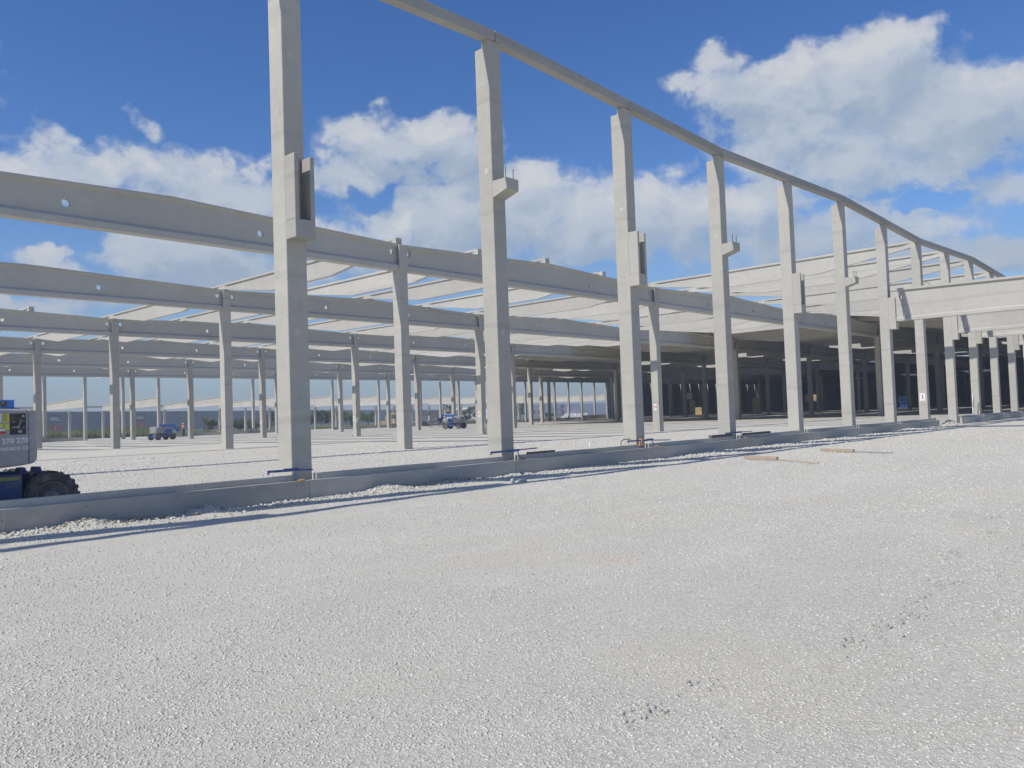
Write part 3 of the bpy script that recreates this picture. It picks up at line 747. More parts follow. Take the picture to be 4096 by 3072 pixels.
# -- near annex beams and their outer posts
def annex_beam(L, zb, zt0, slope, holes):
    return i_beam(L, zb, lambda x: zt0-slope*x, .14, .34, .15, .11, holes, .26, .55, .07)
def add_annex(u, y0, sgn, mesh, label, group, uoff):
    o = bpy.data.objects.new('annex_beam', mesh); COL.objects.link(o); o.location = (u+uoff, y0, 0)
    o.rotation_euler = (0, 0, R(-90) if sgn < 0 else R(90)); return tag(o, label, 'beam', group)
NB = annex_beam(24.0, 5.73, 7.45, .018, [(.50, 7.0, .11), (8, 6.6, .11), (16, 6.6, .11)]).mesh('annex_beam', M_PUR)
for n_, u in enumerate((42, 54, 60, 72, 84)):
    lab = ['nearest pale annex beam, resting in the fork of the seventh facade column', 'second pale annex beam, right behind the nearest one', 'third pale annex beam at the right edge, low behind two others',
           'fourth pale annex beam at the far right edge', 'fifth pale annex beam beyond the right edge'][n_]
    add_annex(u, -.12, -1, NB, lab, 'annex beams in front of the facade', CU/2)
loop = MB(); pts = [Vector((42+CU/2-.05+.30*math.cos(t)*0, -1.85-.13*math.cos(t), 7.40+.20*math.sin(t))) for t in np.linspace(0.1, math.pi, 9)]
loop.path(pts, .012, 6); o = loop.build('lifting_loop', M_STEEL); tag(o, 'bent steel lifting loop on top of the nearest annex beam', 'lifting loop')
pm = MB(); pm.box(0, .4, -.4, 0, -.3, 5.73); POST = pm.mesh('annex_post', M_CON, bevel=.008)
for n_, u in enumerate((42, 54, 60, 72, 84)):
    o = inst('annex_post', POST, None, (u+.03, -23.6, 0)); tag(o, 'outer annex post, %s from the left, under a pale annex beam' % nth(n_+1), 'column', 'outer posts of the near annex')

# -- far facade (row B) columns, plinth, edge beam
VB = 126.0
def far_col_mesh(i):
    return facade_shaft(i)
fcm = {k: facade_shaft(k) for k in range(4)}
cnt = 0
for i in range(3, 49):
    cnt += 1
    o = inst('rear_column', fcm[i % 4], None, (D*i, VB+CV, 0)); o.scale = (1, -1, 1)
    tag(o, 'slender pale rear facade column, %s from the left' % nth(cnt), 'column', 'columns of the rear facade')
cnt = 0
for i in range(2, 34):
    cnt += 1
    mb = MB(); z0, z1 = z_eb(i), z_eb(i+1)
    mb.loft([[(x, VB+.30, z), (x, VB+.52, z), (x, VB+.52, z+.275), (x, VB+.30, z+.275)] for x, z in ((D*i+.24, z0), (D*(i+1)+.23, z1))])
    o = mb.build('edge_beam', M_EDGE); tag(o, 'rear roof edge beam, %s length from the left, above the rear columns' % nth(cnt), 'edge beam', 'roof edge beams along the rear')
cnt = 0
for i in list(range(2, 8))+list(range(10, 14))+list(range(16, 33)):
    cnt += 1
    mb = MB(); mb.box(D*i+.25, D*(i+1)+.22, VB+.48, VB+.70, -.3, .55 if i < 30 else 1.0)
    o = mb.build('plinth_beam', M_PLI); tag(o, 'low grey rear plinth beam, %s from the left, under the rear columns' % nth(cnt), 'plinth beam', 'plinth beams along the rear')
# -- rear annex
FB = annex_beam(23.7, 5.36, 6.98, .025, [(6, 6.15, .13), (15, 6.0, .13), (20, 5.95, .13)]).mesh('annex_beam', M_PUR)
cnt = 0
for i in range(4, 36, 2):
    cnt += 1
    add_annex(D*i, VB+.62, 1, FB, 'pale sloping annex beam behind the rear columns, %s from the left' % nth(cnt), 'annex beams behind the rear facade', CU/2)
pm = MB(); pm.prism([(0, -.3), (.4, -.3), (.4, 5.35), (0, 5.35)], 'x', 0, .4); POST2 = pm.mesh('annex_post', M_CON)
cnt = 0
for i in range(4, 35):
    cnt += 1
    o = inst('annex_post', POST2, None, (D*i+.03, VB+24.1, 0)); tag(o, 'short outer post of the rear annex, %s from the left' % nth(cnt), 'column', 'outer posts of the rear annex')
    if i < 34:
        mb = MB(); mb.box(D*i+.24, D*(i+1)+.22, VB+24.52, VB+24.74, 5.9, 6.25)
        o = mb.build('annex_edge_beam', M_GIR); tag(o, 'thin dark edge beam on the rear annex posts, %s from the left' % nth(cnt), 'edge beam', 'edge beams of the rear annex')

# -- roof deck over the finished part
def deck():
    mb = MB(); U0, U1 = 84.0, 288.0
    ul = sorted(set([U0+i*3 for i in range(int((U1-U0)/3)+1)]))
    vl = []
    for k in range(7): vl += [18*k+.2, 18*k+10.6, 18*k+15.2]
    vl.append(126.3)
    def zz(u):
        t = u/6; k = int(t); f2 = t-k; return z_pt(k)*(1-f2)+z_pt(k+1)*f2+.02
    hole = set()
    for a in range(len(ul)-1):
        for b in range(len(vl)-1):
            um = (ul[a]+ul[a+1])/2 % 24
            if b % 3 == 1 and (um < 6.1 or um > 21 or 12 < um < 15) and 100 < ul[a] < 200: hole.add((a, b))
    cut = set()
    for a in range(len(ul)-1):
        for b in range(len(vl)-1):
            if (vl[b] > 71 and ul[a] < 108) or (vl[b] > 89 and ul[a] < 126): cut.add((a, b))
    hole |= cut
    T = .16
    for a in range(len(ul)-1):
        for b in range(len(vl)-1):
            if (a, b) in hole or (a, b) in cut: continue
            x0, x1, y0, y1 = ul[a], ul[a+1], vl[b], vl[b+1]; z0, z1 = zz(x0), zz(x1)
            mb.add([(x0, y0, z0), (x1, y0, z1), (x1, y1, z1), (x0, y1, z0)], [(0, 3, 2, 1)])
            mb.add([(x0, y0, z0+T), (x1, y0, z1+T), (x1, y1, z1+T), (x0, y1, z0+T)], [(0, 1, 2, 3)])
            for (da, db, e0, e1) in ((-1, 0, (x0, y0, z0), (x0, y1, z0)), (1, 0, (x1, y0, z1), (x1, y1, z1)), (0, -1, (x0, y0, z0), (x1, y0, z1)), (0, 1, (x0, y1, z0), (x1, y1, z1))):
                na, nb_ = a+da, b+db
                if na < 0 or nb_ < 0 or na >= len(ul)-1 or nb_ >= len(vl)-1 or (na, nb_) in hole:
                    mb.add([e0, e1, (e1[0], e1[1], e1[2]+T), (e0[0], e0[1], e0[2]+T)], [(0, 1, 2, 3)])
    me = bpy.data.meshes.new('roof_deck'); me.from_pydata(mb.v, [], mb.f); me.materials.append(M_DECK)
    o = bpy.data.objects.new('roof_deck', me); COL.objects.link(o)
    tag(o, 'grey roof deck with skylight openings over the far dark part of the hall', 'roof')
deck()
def wall(name, x0, x1, y0, y1, z0, z1, mat, label):
    mb = MB(); mb.box(x0, x1, y0, y1, z0, z1); o = mb.build(name, mat); tag(o, label, 'wall'); return o
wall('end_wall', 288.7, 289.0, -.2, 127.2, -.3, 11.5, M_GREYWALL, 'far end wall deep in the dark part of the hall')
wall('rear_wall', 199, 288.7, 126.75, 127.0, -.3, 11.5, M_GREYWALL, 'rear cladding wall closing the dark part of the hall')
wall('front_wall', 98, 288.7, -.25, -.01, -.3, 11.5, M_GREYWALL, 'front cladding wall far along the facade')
exec_parts = True

# ------------------------------------------------------------------ small things on the plinth
def clamp(loc, ang, length, label, handle=False, tilt=0.0):
    e = empty('beam_clamp', loc, label, 'clamp', 'blue clamps on the plinth joints', ang)
    mb = MB(); h = length/2
    mb.beam((-h, 0, .10), (-h*.1, 0, .10+tilt*.3), .035, .045); mb.beam((-h*.15, 0, .105+tilt*.3), (h, 0, .10+tilt), .026, .03)
    mb.tube((-h, 0, .125), (-h, 0, .04), .02, n=8); mb.obox((0, 0, .105), (1, 0, 0), (0, 1, 0), (0, 0, 1), .30, .05, .06)
    mb.build('bar', M_CLAMP, e)
    mb = MB(); mb.tube((.02, -.05, .11), (.06, -.14, -.10), .014, n=8); mb.build('strap', M_CLAMP, e)
    mb = MB()
    if handle: mb.lathe((.06, -.15, -.11), (1, 0, .05), [(0, .012), (.03, .024), (.13, .026), (.16, .012)], 10); mb.build('handle', M_HANDLE, e)
    else: mb.tube((-.04, -.15, -.11), (.2, -.15, -.10), .015, n=8); mb.tube((.2, -.15, -.10), (.2, -.15, -.07), .015, n=8); mb.build('screw', M_STEEL, e)
    return e
clamp((5.90, -.12, .50), R(-3), .95, 'blue clamp with orange handle at the foot of the nearest column', True, -.02)
clamp((12.35, -.12, .52), R(1), 1.75, 'long blue clamp at the foot of the second column', False, .02)
clamp((18.45, -.18, .52), R(-9), 1.9, 'blue clamp beside a wooden block at the third column', True, -.05)
clamp((24.45, -.12, .52), R(1), 2.1, 'blue clamp between dark timbers at the fourth column', True, .0)
mb = MB(); mb.obox((18.12, -.10, .56), (1, 0, 0), (0, 1, 0), (.05, 0, 1), .16, .10, .22); o = mb.build('wooden_block', M_ORANGE, bevel=.008); tag(o, 'orange brown wooden block standing on the plinth by the third column', 'block')
def board(p, q, w, h, mat, name, label, cat='board', dz=0.0, grp=None):
    z0 = gz(p[0], p[1]) if p[1] < -.3 else 0; z1 = gz(q[0], q[1]) if q[1] < -.3 else 0
    mb = MB(); mb.beam((p[0], p[1], z0+h/2+.01+dz), (q[0], q[1], z1+h/2+.01+dz), w, h); o = mb.build(name, mat, bevel=.004); tag(o, label, cat, grp); return o
board((12.9, -.07), (13.95, -.07), .10, .05, M_DARKWOOD, 'timber', 'dark timber on the plinth right of the second column', dz=.49)
board((22.4, -.07), (23.9, -.07), .12, .09, M_DARKWOOD, 'timber', 'dark timber on the plinth left of the fourth column', dz=.49)
board((24.9, -.07), (27.0, -.07), .12, .07, M_DARKWOOD, 'timber', 'dark timber on the plinth right of the fourth column', dz=.49)
board((19.21, -2.91), (18.93, -4.03), .09, .085, M_BOARD, 'wooden_board', 'orange wooden beam on the gravel, the nearer of two', dz=.01)
board((18.93, -4.06), (17.71, -5.67), .045, .03, M_WOOD, 'batten', 'thin pale batten in line with the nearer orange beam', dz=.01)
board((23.02, -3.64), (22.57, -4.82), .09, .085, M_BOARD, 'wooden_board', 'orange wooden beam on the gravel, the farther of two', dz=.01)
board((22.56, -4.86), (22.18, -6.08), .07, .025, M_GALV, 'batten', 'thin grey batten in line with the farther orange beam', dz=.01)
def rock(loc, s, label):
    import bmesh
    bm = bmesh.new(); bmesh.ops.create_icosphere(bm, subdivisions=2, radius=1)
    for v in bm.verts:
        k = 1+.28*mnoise.noise(v.co*1.3+Vector(loc)); v.co = Vector((v.co.x*s[0]*k, v.co.y*s[1]*k, v.co.z*s[2]*k))
    me = bpy.data.meshes.new('rock'); bm.to_mesh(me); bm.free(); me.materials.append(M_PLUG)
    o = bpy.data.objects.new('rock', me); COL.objects.link(o); o.location = loc; tag(o, label, 'rock')
rock((10.75, -1.75, .03), (.15, .09, .05), 'flat grey stone in the yard in front of the plinth')
rock((10.50, -1.70, .04), (.06, .05, .07), 'small upright white stone beside a flat grey stone')
rock((11.9, -.75, .13), (.07, .06, .06), 'white angular stone on the spoil by the plinth')
# plastic pipes and rods standing about
def rod(pts, r, mat, name, label, cat):
    mb = MB(); mb.path([Vector(p) for p in pts], r, 7); o = mb.build(name, mat, smooth=True); tag(o, label, cat)
rod([(16.55, .6, 0), (16.5, .62, .35), (16.45, .6, .62)], .022, M_WRAP, 'pipe_stub', 'white pipe stub rising from the gravel left of the third column', 'pipe')
rod([(17.15, -.02, .5), (17.15, -.02, .62), (17.3, -.02, .68), (17.6, -.06, .68)], .014, M_STEEL, 'bent_rod', 'bent steel rod on the plinth left of the third column', 'rod')
rod([(59.95, .42, 0), (59.9, .40, 1.0), (59.93, .36, 1.9)], .03, M_WRAP, 'pipe_stub', 'pale rod leaning on a facade column under the third annex beam', 'pipe')
rod([(59.9, .1, 0), (59.88, .12, .6), (59.9, .05, 1.3)], .02, M_STEEL, 'bent_rod', 'thin dark rod leaning on a facade column under the third annex beam', 'rod')
rod([(46.7, 53.0, 0), (46.9, 53.1, .5), (47.3, 53.3, 1.2), (47.9, 53.5, 1.9)], .03, M_WRAP, 'hose', 'pale hose curling up beside the hall column with letter F', 'hose')
rod([(46.4, 34.0, 0), (46.5, 34.2, .9), (47.0, 34.6, 1.9), (47.5, 34.9, 2.5)], .035, M_WRAP, 'hose', 'long pale hose curling up left of the letter G column', 'hose')

# ------------------------------------------------------------------ boom lifts
def wheel(parent, c, r, w, axis, name='wheel', lug=18, n=40):
    """c centre, axis out of the visible side. tyre > rim > hub"""
    e = bpy.data.objects.new(name, None); COL.objects.link(e); e.parent = parent; e.location = c; e.empty_display_size = .1
    ax = Vector(axis).normalized()
    mb = MB()
    mb.lathe((0, 0, 0), ax, [(-w/2, r*.60), (-w/2, r*.88), (-w*.40, r*.955), (-w*.1, r*.975), (w*.1, r*.975), (w*.40, r*.955), (w/2, r*.88), (w/2+.004, r*.80), (w/2-.01, r*.66), (w/2-.03, r*.58)], n)
    a = ax.orthogonal().normalized(); b = ax.cross(a)
    for i in range(lug):
        for sgn in (-1, 1):
            t = 2*math.pi*(i+(.25 if sgn > 0 else 0))/lug; d = a*math.cos(t)+b*math.sin(t); tt = ax.cross(d)
            mb.obox(d*(r*.968)+ax*(sgn*w*.26), (ax*.9+tt*.45*sgn), tt, d, w*.5, r*.11, r*.045)
    mb.build('tyre', M_TYRE, e, smooth=False)
    mb = MB(); mb.lathe((0, 0, 0), ax, [(-w*.3, r*.60), (w*.5-.01, r*.60), (w*.5-.03, r*.53), (w*.2, r*.48), (w*.15, r*.2)], n)
    rim = mb.build('rim', M_RIM, e)
    mb = MB(); mb.lathe((0, 0, 0), ax, [(w*.1, r*.26), (w*.42, r*.25), (w*.45, r*.16)], 16)
    for i in range(8):
        t = 2*math.pi*i/8; d = a*math.cos(t)+b*math.sin(t); mb.tube(d*r*.36+ax*(w*.14), d*r*.36+ax*(w*.24), r*.035, n=6)
    mb.build('hub', M_RIM, rim)
    return e

def rbox_section(x, y0, y1, z0, z1, rad, n=5):
    pts = []
    for (cy, cz, s) in ((y1-rad, z0+rad, -90), (y1-rad, z1-rad, 0), (y0+rad, z1-rad, 90), (y0+rad, z0+rad, 180)):
        for i in range(n+1):
            t = R(s+90*i/n); pts.append((x, cy+rad*math.cos(t), cz+rad*math.sin(t)))
    return pts

def near_lift():
    e = empty('boom_lift', (0, 0, 0), 'near boom lift with grey cowl, blue chassis and dusty tyre, cut by the left edge', 'boom lift')
    Y = .80       # plane of the chassis side that faces the yard
    def ZZ(py): return 1.895-(py-1633)*.00404
    def XX(px): return 1.205+px/281
    for (x, y, sg) in ((1.97, Y+.15, -1), (-.35, Y+.15, -1), (1.97, Y+1.95, 1), (-.35, Y+1.95, 1)):
        wheel(e, (x, y, .425), .435, .34, (0, sg, 0), lug=22, n=48)
    mb = MB(); mb.box(-.3, 1.75, Y+.38, Y+1.75, .34, .83)
    mb.box(-.05, 1.53, Y, Y+.40, .34, .835)
    mb.box(-.3, 2.05, Y+.45, Y+1.65, .50, .72)
    for c in (1.575, 1.80): mb.prism([(c-.07, .825), (c+.07, .825), (c+.04, .935), (c-.04, .935)], 'y', Y+.12, Y+.34)
    mb.lathe((.75, Y+1.05, .83), (0, 0, 1), [(0, .62), (.08, .62), (.08, .5), (.12, .5)], 32)
    mb.lathe((1.36, Y+.22, .83), (1, 0, 0), [(-.22, .02), (-.15, .055), (.1, .055), (.14, .02)], 12)
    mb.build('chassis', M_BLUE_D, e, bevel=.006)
    mb = MB(); mb.box(.95, 1.50, Y-.004, Y+.01, .745, .80); mb.build('warning_strip', plain('faded_yellow', (.26, .23, .06), .6, dirt=DUST), e)
    yb = Y-.09
    sx = XX(111)
    mb = MB(); secs = []
    for (x, zt, zb) in ((-1.3, 1.905, .86), (.3, 1.90, .90), (1.2, 1.895, .95), (sx-.008, 1.885, .985)):
        secs.append(rbox_section(x, yb, Y+.80, zb, zt, .05))
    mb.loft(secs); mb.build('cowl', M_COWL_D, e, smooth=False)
    mb = MB(); secs = []
    for t in np.linspace(0, 1, 9):
        x = sx+.004+.155*math.sin(t*math.pi/2); k = 1-math.cos(t*math.pi/2)
        secs.append(rbox_section(x, yb+.003+k*.12, Y+.80-k*.12, .99+k*.10, 1.882-k*.07, .055))
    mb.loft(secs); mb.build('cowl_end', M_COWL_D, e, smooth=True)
    yy = yb
    px0, px1, pz0, pz1 = XX(38), XX(100), ZZ(1735), ZZ(1655)
    mb = MB(); mb.box(px0, px1, yy-.008, yy+.01, pz0, pz1); mb.box(px0-.006, px1+.006, yy-.003, yy+.01, pz0-.008, pz1+.008); pn = mb.build('control_panel', M_BLACK, e, bevel=.003)
    cx, cz = (px0+px1)/2, (pz0+pz1)/2
    mb = MB(); mb.tube((cx, yy-.01, cz-.05), (cx, yy-.022, cz-.05), .017, n=12)
    mb.beam((px0+.02, yy-.014, cz-.055), (cx-.005, yy-.014, cz-.045), .006, .012); mb.beam((cx+.005, yy-.014, cz-.04), (cx+.045, yy-.014, cz+.055), .006, .012)
    mb.box(cx+.0, cx+.055, yy-.014, yy-.008, pz0+.02, pz0+.055); mb.box(cx+.01, cx+.05, yy-.011, yy-.008, pz1-.095, pz1-.088); mb.box(px1-.05, px1-.02, yy-.011, yy-.008, cz+.04, cz+.048); mb.box(px0+.04, px0+.065, yy-.011, yy-.008, cz+.03, cz+.04); mb.box(px1-.035, px1-.02, yy-.011, yy-.008, cz-.06, cz-.045)
    mb.build('panel_switches', M_GALV, pn)
    mb = MB(); mb.lathe((px1-.035, yy-.008, pz1-.04), (0, -1, 0), [(0, .020), (.008, .020), (.014, .012)], 14); mb.build('stop_button', M_ORANGE, pn)
    def decal(p0, p1, q0, q1, mat, nm='label_plate'):
        m_ = MB(); m_.box(XX(p0), XX(p1), yy-.003, yy+.004, ZZ(q1), ZZ(q0)); return m_.build(nm, mat, e)
    d1 = decal(9.5, 33, 1653, 1687, M_YEL); decal(18, 34, 1692, 1718, M_YEL); decal(-12, 11, 1693, 1707, M_YEL); decal(-12, 17, 1712, 1721, M_WHITE); decal(-14, 20, 1724, 1733, M_SIGNRED2); decal(-14, 5, 1652, 1687, M_WHITE)
    m_ = MB()
    for k in range(8): m_.box(XX(12), XX(12+10+8*((k*37) % 5)/5), yy-.0042, yy-.003, ZZ(1657+k*3.4), ZZ(1655.8+k*3.4))
    m_.build('printed_lines', M_BLACK, d1)
    t = inst('lettering', text_mesh('8 270 270', .113, M_WHITE, .0015, .0045, align='RIGHT', spacing=1.02), e, (XX(110), yy-.003, ZZ(1760.5))); t.rotation_euler = (R(90), R(-1.2), 0)
    t = inst('lettering', text_mesh('mateco.cz', .100, M_WHITE, .0015, .0030, align='RIGHT', spacing=1.10), e, (XX(111), yy-.003, ZZ(1789))); t.rotation_euler = (R(90), R(-1.2), 0)
    mb = MB(); mb.box(-2.2, XX(71), Y+.10, Y+.42, ZZ(1630), ZZ(1597)); mb.box(-2.2, XX(100), Y+.16, Y+.36, ZZ(1636), ZZ(1629))
    bm_ = mb.build('boom', M_BLUE2, e, bevel=.005)
    mb = MB(); mb.lathe((XX(28), Y+.10, ZZ(1613)), (0, -1, 0), [(-.02, .048), (.01, .048), (.014, .035), (.02, .022), (.05, .018)], 20); mb.build('pivot_pin', M_STEEL, bm_)
near_lift()

def far_lift(name_label, loc, rz, boomdir=1):
    """compact articulated lift, long axis along local x, seen from local -y"""
    e = empty('boom_lift', loc, name_label, 'boom lift', 'articulated boom lifts inside the hall', rz)
    for sx in (-1, 1):
        for sy in (-1, 1): wheel(e, (sx*1.02, sy*.85, .42), .42, .30, (0, sy, 0), lug=14, n=20)
    mb = MB(); mb.box(-1.1, 1.1, -.55, .55, .38, .68); mb.box(-1.15, -.9, -.75, .75, .36, .5); mb.box(.9, 1.15, -.75, .75, .36, .5); mb.lathe((0, 0, .66), (0, 0, 1), [(0, .5), (.14, .5)], 20)
    mb.build('chassis', M_BLUE, e)
    mb = MB(); secs = []
    for t in np.linspace(0, 1, 7):
        x = -.55-.75*math.sin(t*math.pi/2); k = 1-math.cos(t*math.pi/2); secs.append(rbox_section(x, -.95+k*.35, .95-k*.35, .84+k*.06, 1.74-k*.10, .12, 3))
    mb.loft([rbox_section(-.1, -.95, .95, .84, 1.74, .12, 3)]+secs); mb.build('cowl', M_COWL, e, smooth=True)
    mb = MB(); mb.box(-.15, 1.0, -.75, -.30, .80, 1.35); mb.box(-.15, .7, .30, .75, .80, 1.45); mb.build('turntable', M_BLUE, e, bevel=.02)
    bm_ = MB(); bm_.beam((-.5, 0, 1.62), (1.3, 0, 1.95), .26, .24); bm_.beam((-.3, 0, 1.95), (1.9, 0, 1.98), .20, .20); bm_.beam((1.15, -.1, 1.85), (1.9, -.1, 1.40), .12, .14)
    bm_.beam((1.6, 0, 2.0), (2.0, 0, 1.5), .16, .22); bm_.beam((1.9, 0, 1.7), (2.15, 0, .95), .16, .20)
    bo = bm_.build('boom', M_BLUE2 if boomdir > 0 else M_BLUE, e, bevel=.01)
    mb = MB(); mb.box(.1, 1.7, -.105, .105, 2.07, 2.10); mb.build('name_panel', M_WHITE, bo)
    k = MB(); X0, X1 = 2.2, 3.9; z0 = .35
    for z in (z0+.02, z0+.55, z0+1.1):
        for y in (-.4, .4): k.tube((X0, y, z), (X1, y, z), .02, n=6)
        for x in (X0, X1): k.tube((x, -.4, z), (x, .4, z), .02, n=6)
    for x in (X0, (X0+X1)/2, X1):
        for y in (-.4, .4): k.tube((x, y, z0), (x, y, z0+1.1), .02, n=6)
    k.box(X0, X1, -.4, .4, z0-.04, z0); bk = k.build('basket', M_GALV, e)
    k = MB(); k.box(X0+.02, X0+.25, -.3, .3, z0+.75, z0+1.25); k.build('control_box', M_BLUE, bk)
    return e
# view direction at the two lifts; turned about 30 degrees off square-on
L1 = far_lift('boom lift with a worker in its basket, parked in front of the grey warehouse', (45.0, 91.6, 0), R(-24.6+30))
L2 = far_lift('blue boom lift between the letter F and letter G columns, basket to the left', (76.0, 68.9, 0), R(-43+180-25), -1)

# person standing in the basket of the first lift
def person(loc, rz, label):
    e = empty('person', loc, label, 'person', None, rz)
    # local: facing -x, left of frame; one continuous body by skin modifier
    joints = {'pel': (0, 0, .95, .13), 'bel': (-.02, 0, 1.12, .125), 'che': (-.04, 0, 1.33, .15), 'nec': (-.04, 0, 1.50, .06), 'hed': (-.06, 0, 1.62, .095), 'top': (-.06, 0, 1.71, .08),
              'shl': (-.03, .19, 1.43, .06), 'ell': (-.20, .26, 1.20, .045), 'hal': (-.46, .20, 1.16, .035),
              'shr': (-.03, -.19, 1.43, .06), 'elr': (-.26, -.25, 1.24, .045), 'har': (-.52, -.18, 1.22, .035),
              'hpl': (0, .10, .90, .095), 'knl': (-.03, .12, .50, .065), 'anl': (0, .12, .08, .045), 'tol': (-.16, .13, .04, .04),
              'hpr': (0, -.10, .90, .095), 'knr': (-.02, -.12, .50, .065), 'anr': (.02, -.12, .08, .045), 'tor': (-.14, -.13, .04, .04)}
    ed = [('pel', 'bel'), ('bel', 'che'), ('che', 'nec'), ('nec', 'hed'), ('hed', 'top'), ('che', 'shl'), ('shl', 'ell'), ('ell', 'hal'), ('che', 'shr'), ('shr', 'elr'), ('elr', 'har'),
          ('pel', 'hpl'), ('hpl', 'knl'), ('knl', 'anl'), ('anl', 'tol'), ('pel', 'hpr'), ('hpr', 'knr'), ('knr', 'anr'), ('anr', 'tor')]
    hand = {}
    for s, hn in ((1, 'hal'), (-1, 'har')):       # five short fingers closing on the rail
        hx, hy, hz, _ = joints[hn]
        for f in range(4):
            a = '%s%d' % (hn, f); joints[a] = (hx-.06, hy+(f-1.5)*.02, hz+.01, .010); joints[a+'t'] = (hx-.085+.004*abs(f-1.5), hy+(f-1.5)*.021, hz-.025, .009)
            ed += [(hn, a), (a, a+'t')]
        joints[hn+'th'] = (hx-.03, hy-s*.045, hz-.01, .011); joints[hn+'tt'] = (hx-.06, hy-s*.05, hz-.02, .009); ed += [(hn, hn+'th'), (hn+'th', hn+'tt')]
    ks = list(joints); me = bpy.data.meshes.new('body'); me.from_pydata([joints[k][:3] for k in ks], [(ks.index(a), ks.index(b)) for a, b in ed], [])
    o = bpy.data.objects.new('body', me); COL.objects.link(o)
    md = o.modifiers.new('skin', 'SKIN'); md.use_smooth_shade = True
    for i, k in enumerate(ks):
        me.skin_vertices[0].data[i].radius = (joints[k][3], joints[k][3]); me.skin_vertices[0].data[i].use_root = (i == 0)
    ms = o.modifiers.new('sub', 'SUBSURF'); ms.levels = 1; ms.render_levels = 1
    dg = bpy.context.evaluated_depsgraph_get(); m2 = bpy.data.meshes.new_from_object(o.evaluated_get(dg)); bpy.data.objects.remove(o)
    m2.materials.clear(); m2.materials.append(M_SKIN); m2.materials.append(M_TROUSER); m2.materials.append(M_SHIRT)
    for p in m2.polygons:
        z = p.center.z; p.material_index = 1 if z < 1.0 else (2 if (z < 1.47 and p.center.x > -.36) else 0); p.use_smooth = True
    body = bpy.data.objects.new('body', m2); COL.objects.link(body); body.parent = e
    def ring(z, rx, ry, cx): return [(cx+rx*math.cos(t), ry*math.sin(t), z) for t in np.linspace(0, 2*math.pi, 17)[:-1]]
    v = MB(); v.loft([ring(.98, .165, .195, -.02), ring(1.12, .16, .19, -.025), ring(1.30, .175, .205, -.04), ring(1.44, .13, .19, -.04), ring(1.49, .085, .10, -.04)]); vest = v.build('vest', M_HIVIS, e, smooth=True)
    for z in (1.04, 1.17):
        v = MB(); v.loft([ring(z, .168, .198, -.025), ring(z+.05, .168, .198, -.028)]); v.build('reflective_band', M_REFL, vest)
    v = MB(); v.lathe((-.055, 0, 1.665), (0, 0, 1), [(0, .135), (.012, .135), (.015, .115), (.06, .108), (.10, .08), (.125, .03)], 18); v.build('helmet', M_HELMET, e, smooth=True)
    v = MB()
    for y in (-.035, .035): v.tube((-.150, y, 1.635), (-.156, y, 1.635), .012, n=8)
    v.prism([(-.165, 1.60), (-.148, 1.63), (-.148, 1.595)], 'y', -.012, .012); v.box(-.153, -.148, -.028, .028, 1.567, 1.574); v.build('face', M_SKIN, e)
    return e
m = L1.matrix_basis
pp = Matrix.Translation(L1.location) @ Matrix.Rotation(L1.rotation_euler.z, 4, 'Z') @ Vector((3.05, -.05, .352))
person(pp, L1.rotation_euler.z, 'worker in orange vest and yellow helmet standing in the lift basket')

# ------------------------------------------------------------------ site goods in the distance
def crate_stack(loc, rz, nx_, nz_, sx, sy, sz, mat, wrap, name, label, cat='stack', grp=None):
    e = empty(name, loc, label, cat, grp, rz)
    for i in range(nx_):
        for k in range(nz_):
            if k and (i*7+k*3) % 4 == 3: continue
            mb = MB(); mb.box(i*(sx+.06), i*(sx+.06)+sx, 0, sy, .12+k*(sz+.05), .12+k*(sz+.05)+sz); p = mb.build('pack', mat, e, bevel=.03)
            if wrap:
                mb = MB(); x = i*(sx+.06)+sx*.3; mb.beam((x, -.006, .12+k*(sz+.05)+.05), (x+sx*.25, -.006, .12+k*(sz+.05)+sz-.05), .01, .12, (0, 1, 0)); mb.build('strap', M_WRAP, p)
    mb = MB()
    for i in range(nx_): mb.box(i*(sx+.06), i*(sx+.06)+sx, 0, .1, 0, .12); mb.box(i*(sx+.06), i*(sx+.06)+sx, sy-.1, sy, 0, .12)
    mb.build('bearers', M_WOOD, e); return e
crate_stack((133.2, 159.5, 0), R(-40), 2, 2, 2.6, 1.2, 1.25, M_INS, True, 'insulation_stack', 'yellow insulation packs stacked behind the rear columns, left of the blue lift')
crate_stack((138.0, 159.0, 0), R(-40), 2, 3, 2.2, 1.2, 1.1, M_INS, True, 'insulation_stack', 'taller stack of yellow and white insulation packs behind the rear columns')
crate_stack((95.0, 106.0, 0), R(-42), 1, 3, 1.1, 1.1, .78, M_PACK, False, 'panel_stack', 'dark grey panel stack beside the second letterless column', grp='dark panel stacks in the hall')
crate_stack((111.5, 116.0, 0), R(-44), 2, 3, 1.6, 1.2, 1.0, M_PACK, False, 'panel_stack', 'dark grey panel stacks left of the blue lift', grp='dark panel stacks in the hall')
mb = MB(); mb.box(0, 1.9, 0, .06, 0, 2.4); 
for z in (.2, .8, 1.4, 2.0): mb.box(-.02, 1.92, -.05, 0, z, z+.12)
o = mb.build('site_hoarding', M_ORANGE); o.location = (116.3, 188.5, 0); o.rotation_euler = (0, 0, R(-32)); tag(o, 'orange brown board fence panel near the letter E column', 'board')
def trestle(loc, rz, w, label):
    mb = MB()
    for x in (0, w):
        mb.beam((x-.25, -.2, 0), (x, 0, 1.9), .09, .09); mb.beam((x+.25, .2, 0), (x, 0, 1.9), .09, .09)
    mb.beam((-.2, 0, 1.55), (w+.2, 0, 1.55), .12, .12); mb.beam((-.2, 0, .9), (w+.2, 0, .9), .08, .10)
    o = mb.build('trestle', M_STEEL); o.location = loc; o.rotation_euler = (0, 0, rz); tag(o, label, 'trestle')
